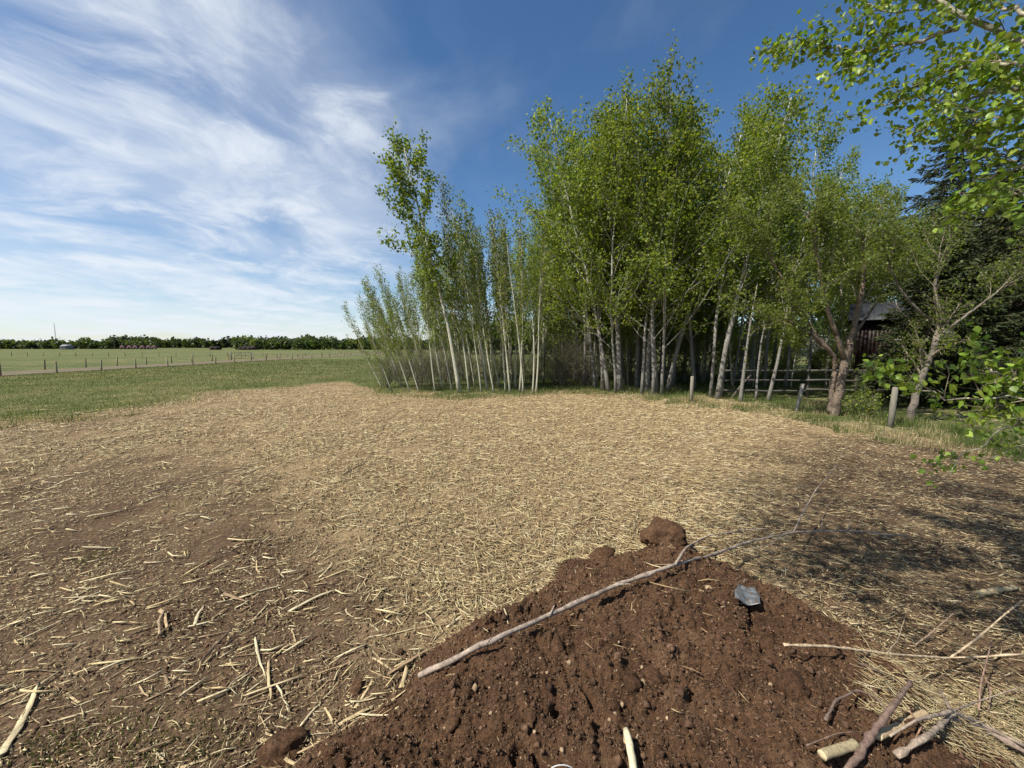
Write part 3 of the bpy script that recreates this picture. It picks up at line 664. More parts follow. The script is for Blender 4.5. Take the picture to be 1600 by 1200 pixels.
tag(o, 'small arched loop of pale wire at the bottom edge', 'wire')

# ---------------------------------------------------------------- trees
LEAFC = np.array([[0.175, 0.222, 0.030], [0.132, 0.184, 0.026], [0.235, 0.268, 0.042], [0.095, 0.146, 0.022]])
def unit(v_): return v_/(np.linalg.norm(v_)+1e-9)
def grow(p, d, L, r, lvl, T, Lf, K, g):
    n = K['seg'][lvl]; pts = [p]; dd_ = d
    for _ in range(n):
        dd_ = unit(dd_+g.normal(0, K['wob'][lvl], 3)+np.array([0, 0, K['up'][lvl]])); p = p+dd_*(L/n); pts.append(p)
    pts = np.array(pts); T.append((pts, np.linspace(r, r*K['tap'][lvl], n+1), lvl))
    if lvl < K['max']:
        c = K['nch'][lvl]; c = int(c) if c >= 1 else int(g.random() < c)
        for k in range(c):
            t = K['t0'][lvl]+(1-K['t0'][lvl])*(k+g.uniform(0, 1))/c; f_ = t*n; i_ = min(int(f_), n-1); q_ = pts[i_]+(pts[i_+1]-pts[i_])*(f_-i_)
            ax = unit(pts[i_+1]-pts[i_]); rnd = unit(np.cross(ax, g.normal(0, 1, 3))); an = K['ang'][lvl]*g.uniform(0.65, 1.3)
            nd_ = ax*math.cos(an)+rnd*math.sin(an)
            prof = K['prof'](t) if lvl == 0 else (1-0.45*t)
            grow(q_, nd_, L*K['lr'][lvl]*prof*g.uniform(0.7, 1.25), max(r*(1-(1-K['tap'][lvl])*t)*K['rr'][lvl], 0.0025), lvl+1, T, Lf, K, g)
    if lvl >= K['leaf']:
        m_ = max(1, int(K['nl']*L*g.uniform(0.6, 1.4))); t = g.uniform(0.15, 1.05, m_)
        i_ = np.clip((t*n).astype(int), 0, n-1); q_ = pts[i_]+(pts[i_+1]-pts[i_])*(t*n-i_)[:, None]
        Lf.append(q_+g.normal(0, K['spread'], (m_, 3)))
def leaves(cent, size, g, cols=LEAFC, long=1.25):
    n = len(cent); a = g.normal(0, 1, (n, 3)); a[:, 2] -= 0.5; a /= np.linalg.norm(a, axis=1)[:, None]
    b_ = g.normal(0, 1, (n, 3)); b_ -= (b_*a).sum(1)[:, None]*a; b_ /= np.linalg.norm(b_, axis=1)[:, None]
    s_ = size*g.uniform(0.5, 1.35, n)[:, None]
    V = np.stack([cent, cent+a*s_*0.5*long+b_*s_*0.5, cent+a*s_*long, cent+a*s_*0.5*long-b_*s_*0.5], 1).reshape(-1, 3)
    c = cols[g.integers(0, len(cols), n)]*g.uniform(0.75, 1.2, (n, 1))
    return V, np.arange(4*n).reshape(-1, 4), np.repeat(c, 4, axis=0)
def make_tree(name, K, H, r0, seed, lsize, bark, lean=(0, 0), cols=LEAFC, leafmat='leaf', twigc=(0.40, 0.36, 0.28), sides=7):
    g = np.random.default_rng(seed); T = []; Lf = []
    grow(np.array([0, 0, -0.15]), unit(np.array([lean[0], lean[1], 1.0])), H, r0, 0, T, Lf, K, g)
    root = empty(name)
    a = Acc(); b_ = Acc()
    for pts, rad, lvl in T:
        if lvl == 0:
            rad = rad.copy(); rad[0] *= 1.35; a.tube(pts, rad, sides+1, jit=0.05)
        else: (a if lvl == 1 and rad[0] > 0.012 else b_).tube(pts, rad, 5 if lvl == 1 else 3, np.asarray(twigc), cap=False)
    a.mesh('trunk', M[bark], root, True)
    if b_.n: tag(b_.mesh('twigs', M['twig'], root), kind='stuff')
    c = np.vstack(Lf); V, Q, C = leaves(c, lsize, g, cols)
    tag(build('crown', V, Q, None, M[leafmat], root, False, C), kind='stuff')
    return root
KA = dict(seg=[14, 5, 3], wob=[0.035, 0.10, 0.16], up=[0.02, 0.13, 0.08], tap=[0.16, 0.25, 0.4], nch=[34, 8, 0], t0=[0.28, 0.22, 0], ang=[0.85, 0.75, 0.6], lr=[0.31, 0.40, 0.4],
          rr=[0.34, 0.45, 0.5], prof=lambda t: 1.15*(1.05-t)**0.55*min(1, (t-0.18)*4), max=2, leaf=2, nl=42, spread=0.15)
KB = dict(KA, nch=[30, 7, 0], t0=[0.38, 0.25, 0], lr=[0.25, 0.40, 0.4], prof=lambda t: 1.2*(1.04-t)**0.5*min(1, (t-0.3)*4))
KC = dict(KA, nch=[38, 8, 0], t0=[0.16, 0.2, 0], lr=[0.32, 0.40, 0.4], nl=40, prof=lambda t: 1.05*(1.05-t)**0.6)
aspens = [make_tree('aspen', K, 13.5, r_, 400+k, 0.095, 'aspen_bark') for k, (K, r_) in enumerate(((KA, .12), (KB, .085), (KC, .115), (KA, .08), (KB, .125), (KC, .09), (KA, .10), (KC, .07)))]
KS = dict(seg=[12, 4, 3], wob=[0.03, 0.09, 0.15], up=[0.02, 0.22, 0.1], tap=[0.18, 0.3, 0.4], nch=[34, 5, 0], t0=[0.26, 0.2, 0], ang=[0.62, 0.6, 0.6], lr=[0.17, 0.4, 0.4],
          rr=[0.36, 0.5, 0.5], prof=lambda t: 1.2*(1.05-t)**0.4*min(1, (t-0.14)*3.0), max=2, leaf=1, nl=17, spread=0.10)
SAPC = LEAFC*np.array([1.02, 1.0, 1.1])
saplings = [make_tree('aspen_sapling', dict(KS, nch=[30+3*k, 5, 0]), 8.0, 0.052, 450+k, 0.075, 'sapling_bark', cols=SAPC) for k in range(5)]
for r_ in aspens+saplings: r_.location = (0, 0, -500)
used_proto = set()
def put(pool, k, *a, **kw):
    r_ = pool[k % len(pool)]
    if r_.name not in used_proto:
        used_proto.add(r_.name); place(r_, *a[:1], **{q: w for q, w in kw.items() if q in ('rz', 'scale', 'tilt')})
        tag(r_, kw.get('label'), kw.get('cat'), kw.get('group')); return r_
    return copy_tree(r_, *a, **kw)
def tree_at(pool, k, bx, by, H0, height, lean=0.0, lean_y=0.0, thick=1.0, label=None, cat='tree', group=None, depth=None):
    b_ = G(bx, by) if depth is None else np.array([(bx-800)/FPX*depth, depth, 0])
    s = height/H0
    return put(pool, k, (b_[0], b_[1], float(gz(b_[0], b_[1]))), rz=rng.uniform(0, 6.28), scale=(s*thick, s*thick, s), tilt=(lean, lean_y), label=label, cat=cat, group=group)

# thicket on the left
KH = dict(KA, seg=[16, 5, 3], nch=[34, 6, 0], t0=[0.34, 0.3, 0], lr=[0.19, 0.36, 0.4], up=[0.0, 0.12, 0.08], nl=62, spread=.12, wob=[0.02, 0.1, 0.16], prof=lambda t: 1.2*(1.06-t)**0.35*min(1, (t-0.22)*4))
hero = make_tree('leaning_aspen', KH, 13.0, 0.11, 471, 0.115, 'sapling_bark', cols=LEAFC*0.8)
b_ = G(718, 613); place(hero, (b_[0], b_[1], 0), 0.4, (1, 1, 1), (-0.16, 0)); tag(hero, 'tallest tree of the left thicket, pale trunk leaning left over the pasture', 'tree')
front = [(598, 608, 5.0, -.34), (612, 611, 5.4, -.32), (628, 606, 6.2, -.30), (640, 612, 6.0, -.28), (655, 613, 6.6, -.25), (668, 605, 7.2, -.22), (680, 612, 7.5, -.2), (692, 607, 8.3, -.2),
         (706, 610, 8.6, -.18), (733, 611, 10.6, -.12), (742, 605, 9.0, -.13), (752, 612, 9.4, -.10), (761, 609, 10.0, -.11), (772, 613, 9.0, -.09), (780, 604, 9.3, -.08), (790, 611, 9.4, -.07),
         (797, 613, 9.6, -.06), (806, 606, 9.0, -.05), (812, 612, 8.7, -.06), (838, 602, 9.2, -.02), (850, 598, 9.0, .0),
         (720, 598, 10.2, -.14), (700, 595, 8.8, -.19), (740, 594, 9.5, -.11), (770, 596, 9.8, -.09), (800, 595, 10.4, -.06), (820, 594, 9.6, -.03), (660, 596, 7.0, -.24), (635, 598, 6.0, -.3),
         (785, 590, 10.8, -.06), (755, 589, 10.4, -.10), (725, 588, 9.6, -.14), (835, 589, 10.0, -.01), (690, 590, 8.4, -.2), (618, 600, 5.6, -.33)]
ORD = ['first', 'second', 'third', 'fourth', 'fifth', 'sixth', 'seventh', 'eighth', 'ninth', 'tenth', 'eleventh', 'twelfth', 'thirteenth', 'fourteenth', 'fifteenth', 'sixteenth', 'seventeenth', 'eighteenth', 'nineteenth', 'twentieth', 'twenty-first', 'twenty-second', 'twenty-third', 'twenty-fourth', 'twenty-fifth']
for _ in range(40):
    bx = rng.uniform(600, 860); front.append((bx, rng.uniform(583, 600), np.interp(bx, [600, 660, 730, 860], [5.5, 7.5, 10.0, 10.5])*rng.uniform(.8, 1.05), np.interp(bx, [600, 860], [-.3, 0])))
rank = {q: k for k, q in enumerate(sorted(q for q in front if q[1] >= 604))}
for k, q in enumerate(front):
    bx, by, h, ln_ = q
    lb = ORD[rank[q]]+' thin pale stem from the left in the front row of the thicket' if q in rank else 'thin pale-stemmed aspen crowded inside the thicket beside the open pasture'
    tree_at(saplings, k, bx, by, 8.0, h*rng.uniform(0.95, 1.05), ln_+rng.normal(0, .03), rng.normal(0, .03), rng.uniform(0.65, 1.0), lb, 'tree', 'slender aspens of the left thicket')
KT = dict(KS, nch=[6, 2, 0], lr=[0.10, 0.4, 0.4], nl=4)
for nm, bx, h, ln_, sd, lb in (('bare_sapling', 832, 6.4, -.03, 481, 'nearly bare pale sapling at the right end of the left thicket'), ('forked_sapling', 838, 6.9, .02, 482, 'nearly bare sapling bending right beside the pale one at the thicket end'), ('slim_sapling', 817, 7.6, -.07, 483, 'slim straight whitish sapling at the front of the thicket, left of the bare pair')):
    t_ = make_tree(nm, KT, h, 0.05, sd, 0.08, 'sapling_bark'); b_ = G(bx, 614); place(t_, (b_[0], b_[1], 0), 0, (1, 1, 1), (ln_, 0)); tag(t_, lb, 'tree')

# main grove
rng = np.random.default_rng(77)
grove = [(872, 588, 12.2, -.06), (884, 592, 12.6, -.08), (905, 596, 12.0, -.10), (918, 602, 12.5, -.13), (930, 606, 13.0, -.12), (942, 611, 13.5, -.10), (952, 613, 14.5, -.12), (962, 615, 14.0, -.07), (968, 612, 15.6, -.05),
         (975, 600, 14.5, -.06), (995, 606, 15.0, -.02), (1003, 616, 14.4, -.03), (1012, 612, 15.5, -.03), (1020, 618, 15.8, -.09), (1026, 617, 14.5, -.02), (1034, 618, 16.4, -.01), (1042, 613, 15.5, .06), (1050, 606, 15.4, .08),
         (1084, 610, 15.4, .02), (1110, 622, 14.6, .01), (1122, 624, 15.2, .05), (1040, 598, 16.2, .03), (1070, 596, 15.5, .0), (1100, 598, 15.8, .03), (1130, 597, 15.0, .04), (985, 592, 15.2, -.05), (940, 590, 14.0, -.1), (915, 588, 13.0, -.1),
         (1155, 596, 15.4, .05), (1180, 594, 15.8, .04), (1205, 592, 15.8, .05), (890, 586, 11.5, -.1), (1015, 588, 17.0, .0), (1145, 604, 16.6, .03), (1170, 602, 16.8, .02), (1195, 605, 16.8, .04), (1228, 606, 16.8, .03), (1262, 600, 15.6, .04), (1300, 598, 14.2, .05), (1335, 598, 13.2, .03), (1365, 592, 15.0, .02), (1400, 590, 15.2, .03)]
for _ in range(30): grove.append((rng.uniform(880, 1140), rng.uniform(590, 603.9), rng.uniform(9, 14.5), rng.normal(-.02, .07)))
rank = {q: k for k, q in enumerate(sorted(q for q in grove if q[1] >= 604))}
for k, q in enumerate(grove):
    bx, by, h, ln_ = q
    th_ = rng.uniform(0.9, 1.12)
    lb = ORD[rank[q]]+' tall trunk from the left in the front row of the main grove' if q in rank else 'tall grey-white trunked aspen standing inside the main grove'
    h = h*np.interp(bx, [880, 930, 990, 1060, 1100, 1210], [1.08, 1.03, 0.92, 0.86, 0.86, 0.90])
    tree_at(aspens if k < 36 else [aspens[q] for q in (1, 3, 5, 7)], k, bx, by, 13.5, h*rng.uniform(0.95, 1.04), ln_+rng.normal(0, .03), rng.normal(0, .03), th_, lb, 'tree', 'aspens of the main grove')
for k in range(22):
    bx = rng.uniform(862, 1240); by = rng.uniform(588, 607); h = rng.uniform(5, 9)
    tree_at(saplings, k+2, bx, by, 8.0, h, rng.normal(0, .12), rng.normal(0, .05), rng.uniform(.8, 1.2), 'young leafy aspen filling in below the tall trunks of the grove', 'tree', 'young aspens under the grove')
for nm, bx, by, h, ln_, sd, lb in (('bare_aspen', 1157, 628, 5.2, .02, 491, 'straight bare pale trunk just left of the rail fence gap'), ('slim_aspen', 1181, 625, 6.5, .05, 492, 'slim dark-trunked young aspen in front of the rail fence'), ('bent_aspen', 1200, 626, 7.5, .12, 493, 'mottled aspen leaning right in front of the rail fence')):
    t_ = make_tree(nm, KT if nm == 'bare_aspen' else dict(KS, t0=[0.5, .3, 0]), h, 0.085 if nm != 'slim_aspen' else 0.055, sd, 0.085, 'aspen_bark'); b_ = G(bx, by); place(t_, (b_[0], b_[1], 0), 0, (1, 1, 1), (ln_, 0)); tag(t_, lb, 'tree')
# wood behind
k = 0
for d_row, a0, a1, stp in ((27, 850, 1650, 46), (33, 840, 1700, 50), (41, 830, 1750, 40)):
    for bx in np.arange(a0, a1, stp):
        if d_row == 27 and 1050 < bx < 1300: continue
        k += 1; bxx = bx+rng.uniform(-9, 9); dp = d_row+rng.uniform(-2.5, 2.5)
        hmax = np.interp(bxx, [840, 900, 1000, 1200, 1300, 1400, 1700], [10.5, 13, 16, 17, 14, 12.5, 15])*np.interp(dp, [25, 45], [0.95, 1.15])
        tree_at(aspens, k*5+1, bxx, 0, 13.5, hmax*rng.uniform(0.85, 1.0), rng.normal(0, .04), rng.normal(0, .03), rng.uniform(0.8, 1.1), 'white-trunked aspen in the wood behind the rail fence and grove', 'tree', 'aspens of the wood behind', depth=dp)

# leafy bushes and bare brush below the trees
KBU = dict(seg=[4, 4, 3], wob=[0.12, 0.14, 0.2], up=[0.02, 0.05, 0.03], tap=[0.5, 0.4, 0.4], nch=[9, 6, 0], t0=[0.1, 0.2, 0], ang=[0.7, 0.7, 0.6], lr=[0.75, 0.5, 0.4], rr=[0.7, 0.5, 0.5], prof=lambda t: 1.0, max=2, leaf=1, nl=12, spread=0.10)
def bush(name, H, seed, stems, nl, cols, lsize, spreadout=0.5, twigc=(0.22, 0.18, 0.14)):
    g = np.random.default_rng(seed); T = []; Lf = []
    for k in range(stems):
        a_ = g.uniform(0, 6.28); grow(np.array([g.normal(0, .15), g.normal(0, .15), -0.05]), unit(np.array([math.cos(a_)*spreadout, math.sin(a_)*spreadout, 1])), H*g.uniform(0.6, 1.0), 0.016, 0, T, Lf, dict(KBU, nl=nl), g)
    root = empty(name); a = Acc()
    for pts, rad, lvl in T: a.tube(pts, rad, 4 if lvl == 0 else 3, np.asarray(twigc)*g.uniform(0.8, 1.2), cap=False)
    tag(a.mesh('stems', M['twig'], root), kind='stuff')
    if nl > 0:
        V, Q, C = leaves(np.vstack(Lf), lsize, g, cols); tag(build('foliage', V, Q, None, M['leaf'], root, False, C), kind='stuff')
    return root
bushes = [bush('bush', 2.6, 500+k, 9, 9, LEAFC, 0.075) for k in range(3)]
brush = [bush('brush', 3.0, 520+k, 15, 0.8, LEAFC*0.7, 0.05, 0.55, (0.15, 0.125, 0.10)) for k in range(3)]
for b0 in bushes+brush: b0.location = (0, 0, -500)
for k, (bx, dp, s) in enumerate([(1060, 27, .8), (1100, 29, 1.0), (1140, 30, 1.1), (1010, 31, 1.2), (1180, 33, 1.2), (1230, 34, 1.2), (1290, 33, 1.1), (1340, 32, 1.2), (960, 32, 1.3), (1400, 31, 1.4), (1460, 29, 1.4), (1520, 26, 1.3), (1570, 24, 1.3), (1600, 21, 1.2), (880, 30, 1.4), (1215, 27, .7)]):
    put(bushes, k, ((bx-800)/FPX*dp, dp, 0), rz=rng.uniform(0, 6), scale=(s*1.2, s*1.2, s), label='leafy green bush growing among the trees behind the rail fence', cat='bush', group='bushes under the wood')
for k, (bx, dp, s) in enumerate([(868, 23.5, .8), (882, 23, .9), (915, 23, .8), (985, 23, .7)]):
    put(brush, k, ((bx-800)/FPX*dp, dp, 0), rz=rng.uniform(0, 6), scale=s, label='dark leafless brush tangled between the trunks on the left of the grove', cat='brush', group='leafless brush under the grove')
for k, (bx, by, s) in enumerate([(600, 608, .55), (625, 606, .7), (650, 608, .7), (675, 606, .8), (700, 604, .8), (735, 603, .8), (770, 603, .8), (805, 603, .75), (835, 603, .6)]):
    b_ = G(bx, by); put(brush, k+1, (b_[0], b_[1]+0.5, 0), rz=rng.uniform(0, 6), scale=s, label='grey twiggy undergrowth between the thin stems of the left thicket', cat='brush', group='undergrowth of the left thicket')
sb = bush('small_bush', 0.75, 540, 7, 16, LEAFC, 0.055, 0.5); b_ = G(1355, 655); place(sb, (b_[0], b_[1]+0.3, 0)); tag(sb, 'small low green bush right of the crooked tree base', 'bush')

# crooked multi-stem tree
def path_tree(name, label, stems, bark, K, lsize, cols, seed, endlen, n_end, twigc=(0.24, 0.20, 0.15), nl_scale=1.0):
    g = np.random.default_rng(seed); base = stems[0][0][0]; root = empty(name, base, label, 'tree'); a = Acc(); b_ = Acc(); T = []; Lf = []
    for pts, r0, r1 in stems:
        p_ = smooth_path(pts, 6*len(pts))-base; p_[1:-1] += g.normal(0, r0*0.12, p_[1:-1].shape)
        a.tube(p_, np.linspace(r0, r1, len(p_)), 10, jit=0.06)
        for k in range(n_end):
            t = g.uniform(0.45, 1.0); i_ = min(int(t*(len(p_)-1)), len(p_)-2); ax = unit(p_[i_+1]-p_[i_]); rnd = unit(np.cross(ax, g.normal(0, 1, 3))); an = g.uniform(0.2, 0.9)
            grow(p_[i_], unit(ax*math.cos(an)+rnd*math.sin(an)+np.array([0, 0, 0.25])), endlen*g.uniform(0.5, 1.15), max(r1*0.6, 0.008), 0, T, Lf, K, g)
    for pts, rad, lvl in T: b_.tube(pts, rad, 5 if lvl == 0 else 3, np.asarray(twigc)*g.uniform(0.8, 1.2), cap=False)
    a.mesh('trunk', M[bark], root, True); tag(b_.mesh('twigs', M['twig'], root), kind='stuff')
    V, Q, C = leaves(np.vstack(Lf), lsize, g, cols); tag(build('crown', V, Q, None, M['leaf'], root, False, C), kind='stuff')
    return root
D = 13.6
q_ = lambda px, py, d=0.0: P(px, py, D+d)
base = G(1303, 650); D = base[1]
KX = dict(seg=[6, 4, 3], wob=[0.12, 0.16, 0.2], up=[0.04, 0.03, 0.0], tap=[0.3, 0.4, 0.4], nch=[9, 5, 0], t0=[0.2, 0.2, 0], ang=[0.6, 0.7, 0.6], lr=[0.5, 0.5, 0.4], rr=[0.5, 0.55, 0.5], prof=lambda t: 1.0-0.4*t, max=2, leaf=1, nl=34, spread=0.09)
OLV = np.array([[0.150, 0.195, 0.034], [0.115, 0.160, 0.028], [0.180, 0.210, 0.046]])
stems = [([base-[0, 0, .1], q_(1313, 601), q_(1322, 558), q_(1330, 530), q_(1339, 496), q_(1347, 459), q_(1350, 411), q_(1345, 360, -.4)], .15, .035),
         ([q_(1320, 562), q_(1305, 519, -.2), q_(1293, 482, -.4), q_(1282, 431, -.6), q_(1274, 383, -.7), q_(1262, 330, -.9)], .085, .025),
         ([base+[-.06, .08, .1], q_(1299, 615, .15), q_(1305, 572, .2), q_(1302, 553, .1), q_(1271, 524, 0), q_(1251, 513, -.2), q_(1217, 493, -.5)], .10, .022),
         ([q_(1302, 556, .1), q_(1265, 507, .4), q_(1231, 448, .6), q_(1211, 417, .7), q_(1190, 370, .9)], .055, .018),
         ([q_(1330, 530), q_(1365, 480, .5), q_(1390, 430, .9), q_(1400, 380, 1.2)], .05, .02)]
path_tree('crooked_tree', 'crooked multi-stemmed tree with rough brown bark at the edge of the straw', stems, 'crooked_bark', KX, 0.06, OLV, 601, 2.0, 9)
# leaning tree
base = G(1419, 662); D = base[1]
stems = [([base-[0, 0, .1], q_(1432, 612), q_(1452, 560), q_(1468, 522)], .10, .075),
         ([q_(1468, 524), q_(1478, 518, .1), q_(1450, 498, .2), q_(1425, 475, .2), q_(1405, 450, .2), q_(1385, 400, .1)], .055, .015),
         ([q_(1468, 524), q_(1490, 522, .2), q_(1470, 490, .5), q_(1460, 450, .7), q_(1470, 390, .8)], .05, .018),
         ([q_(1468, 524), q_(1500, 500, -.2), q_(1540, 470, -.4), q_(1580, 440, -.5)], .04, .015)]
path_tree('leaning_tree', 'leaning grey trunk with twisted bare limbs in front of the dark cabin', stems, 'grey_bark', dict(KX, nl=22), 0.055, OLV*0.9, 602, 1.8, 7)
base = G(1560, 640); D = base[1]+1.5
stems = [([P(1590, 590, 16), P(1540, 572, 15.6), P(1500, 550, 15.4), P(1470, 530, 15.2), P(1440, 500, 15)], .13, .05)]
ft = path_tree('fallen_tree', 'fallen grey trunk slanting behind the near leaves at the right', stems, 'grey_bark', dict(KX, nl=5), 0.05, OLV*0.8, 603, 1.5, 8)

# spruces
def spruce(name, H, seed, rad, nb=150, dens=30, cols=((0.030, 0.045, 0.018), (0.045, 0.058, 0.022), (0.065, 0.072, 0.028)), z0=0.10):
    g = np.random.default_rng(seed); root = empty(name); a = Acc(); t = np.linspace(0, 1, 14)
    tr = np.stack([g.normal(0, .02, 14), g.normal(0, .02, 14), t*H-0.1], -1); a.tube(tr, np.linspace(H*0.016, 0.01, 14), 9); a.mesh('trunk', M['grey_bark'], root, True)
    b_ = Acc(); cen = []; dirs = []
    for k in range(nb):
        f_ = z0+(1-z0)*(k/nb)**0.9; Lb = rad*(1-f_)**0.75*g.uniform(0.75, 1.15)+0.15; az = k*2.4+g.normal(0, .3); hd = np.array([math.cos(az), math.sin(az), 0])
        s_ = np.linspace(0, 1, 7); dr = -0.28*Lb*np.sin(s_*1.9)+0.10*Lb*s_**3
        pts = np.array([0, 0, f_*H])+hd*(s_*Lb)[:, None]+np.array([0, 0, 1])*dr[:, None]; b_.tube(pts, np.linspace(.02*Lb/rad+.006, .003, 7), 4, (0.12, 0.09, 0.07), cap=False)
        m_ = int(dens*Lb/rad*1.6)+6; tt_ = g.uniform(0.12, 1, m_); i_ = np.clip((tt_*6).astype(int), 0, 5); p0 = pts[i_]+(pts[i_+1]-pts[i_])*(tt_*6-i_)[:, None]
        side = np.cross(hd, [0, 0, 1]); sg = g.choice([-1, 1], m_)
        dv = hd[None]*g.uniform(0.5, 1.0, m_)[:, None]+side[None]*(sg*g.uniform(0.3, 1.0, m_))[:, None]+np.array([0, 0, 1])*g.uniform(-0.75, 0.05, m_)[:, None]
        dv /= np.linalg.norm(dv, axis=1)[:, None]; ls = 0.22*Lb*(1.1-tt_*0.6)*g.uniform(0.6, 1.2, m_)+0.08
        for j in range(5):
            cen.append(p0+dv*(ls*(j+g.uniform(0, .6, m_))/5)[:, None]); dirs.append(dv)
    tag(b_.mesh('branches', M['twig'], root), kind='stuff')
    c = np.vstack(cen); dv = np.vstack(dirs); n = len(c); r3 = g.normal(0, 1, (n, 3)); dv = dv+r3*0.35; dv /= np.linalg.norm(dv, axis=1)[:, None]
    w = np.cross(dv, r3); w /= np.linalg.norm(w, axis=1)[:, None]; L_ = g.uniform(.10, .20, n)[:, None]; ww = g.uniform(.018, .04, n)[:, None]
    V = np.stack([c-w*ww, c+w*ww, c+dv*L_+w*ww*.3, c+dv*L_-w*ww*.3], 1).reshape(-1, 3); cc = np.array(cols)[g.integers(0, len(cols), n)]*g.uniform(.7, 1.2, (n, 1))
    tag(build('needles', V, np.arange(4*n).reshape(-1, 4), None, M['needle'], root, False, np.repeat(cc, 4, axis=0)), kind='stuff'); return root
for nm, bx, dp, H, sd, rd, lb in (('spruce', 1468, 21.5, 15.2, 701, 5.0, 'large dark spruce towering over the cabin at right'), ('spruce', 1470, 15.6, 7.0, 702, 2.9, 'lower dark spruce with drooping boughs right of the cabin front'), ('spruce', 1590, 15.5, 11.0, 703, 3.8, 'dark spruce cut off by the right edge of the view')):
    s_ = spruce(nm, H, sd, rd, 210, 46); s_.location = ((bx-800)/FPX*dp, dp, 0); tag(s_, lb, 'spruce')

# ---------------------------------------------------------------- near aspen at the right
TX, TY = 5.0, 0.55
near = empty('near_aspen', (TX, TY, 0), 'nearby aspen reaching leafy branches in from the right edge', 'tree')
NT = np.array([TX, TY, 0])
a = Acc(); tp = np.array([[0, 0, -.1], [.05, .02, 2], [0, .1, 4], [-.1, .15, 6.5], [-.15, .1, 9], [-.1, .1, 11.5]]); a.tube(smooth_path(tp, 24), np.linspace(.17, .04, 24), 12, jit=.04); a.mesh('trunk', M['aspen_bark'], near, True)
shade_px = []
for b0_ in np.arange(688, 965, 26):
    for a0 in np.arange(1070, 1640, 44):
        a_, c_ = a0+rng.uniform(-18, 18), b0_+rng.uniform(-10, 10)
        if a_ < 1060+max(0, 745-c_)*1.9 or a_ < 1090+max(0, c_-790)*0.9: continue       # sunlit straw to the left
        if 1215 < a_ < 1350 and 748 < c_ < 815: continue                                # sunny gap
        if rng.random() < 0.72: shade_px.append((a_, c_))
Lnear = []; branches = []
g = np.random.default_rng(811)
KN = dict(seg=[4, 3], wob=[0.14, 0.2], up=[0.05, 0.0], tap=[0.4, 0.5], nch=[5, 0], t0=[0.15, 0], ang=[0.8, 0.7], lr=[0.5, 0.4], rr=[0.5, 0.5], prof=lambda t: 1-0.4*t, max=1, leaf=0, nl=56, spread=0.05)
cot = 1/math.tan(SUN_EL); sh = np.array([math.sin(SUN_AZ), -math.cos(SUN_AZ)])   # ground direction of shadows
def near_branch(pts, r0, r1, ntw, tl, K=KN, t0=0.35):
    p_ = smooth_path(pts, 5*len(pts)+4); p_[1:-1] += g.normal(0, .012, p_[1:-1].shape); T = []; Lf = []
    for k in range(ntw):
        t = t0+(1-t0)*(k+g.random())/ntw; i_ = min(int(t*(len(p_)-1)), len(p_)-2); ax = unit(p_[i_+1]-p_[i_]); rnd = unit(np.cross(ax, g.normal(0, 1, 3))); an = g.uniform(.3, 1.0)
        grow(p_[i_], unit(ax*math.cos(an)+rnd*math.sin(an)), tl*g.uniform(.6, 1.2), .005, 0, T, Lf, K, g)
    a = Acc(); a.tube(p_-NT, np.linspace(r0, r1, len(p_)), 8, (0.36, 0.33, 0.25), jit=.05)
    for pts_, rad, lvl in T: a.tube(pts_-NT, rad*0.7, 4, (0.26, 0.22, 0.15), cap=False)
    a.mesh('branch', M['twig'], near, True); Lnear.append(np.vstack(Lf))
# branches seen at the upper right
B0 = [np.array([TX-.05, TY+.1, 3.6]), P(1720, 110, 2.3), P(1600, 68, 2.9), P(1545, 45, 3.0), P(1500, 28, 3.1), P(1455, -10, 3.2), P(1420, -70, 3.3)]
near_branch(B0, .05, .012, 16, .45)
near_branch([P(1497, 45, 3.05), P(1450, 60, 3.1), P(1390, 75, 3.2), P(1335, 83, 3.3), P(1280, 68, 3.4), P(1236, 58, 3.5)], .016, .004, 15, .34, t0=0.15)
near_branch([P(1640, 130, 2.6), P(1550, 145, 3.0), P(1480, 152, 3.2), P(1420, 156, 3.4), P(1370, 165, 3.5)], .014, .004, 12, .36, t0=0.1)
near_branch([P(1680, 150, 2.3), P(1600, 178, 2.6), P(1540, 188, 2.8), P(1490, 180, 3.0), P(1430, 205, 3.2)], .013, .004, 12, .36, t0=0.1)
near_branch([P(1640, 20, 2.8), P(1560, 12, 3.2), P(1500, 0, 3.4), P(1400, 20, 3.6), P(1350, 5, 3.7)], .014, .004, 13, .38, t0=0.1)
near_branch([P(1690, 270, 2.2), P(1600, 262, 2.6), P(1545, 275, 2.8), P(1505, 290, 3.0)], .011, .004, 7, .3, t0=0.2)
near_branch([P(1690, 60, 2.3), P(1610, 100, 2.5), P(1560, 95, 2.7), P(1510, 105, 2.9), P(1460, 110, 3.1)], .012, .004, 12, .36, t0=0.1)
near_branch([P(1720, 400, 2.0), P(1630, 330, 2.3), P(1590, 300, 2.6), P(1570, 230, 2.8)], .012, .004, 8, .3, t0=0.3)
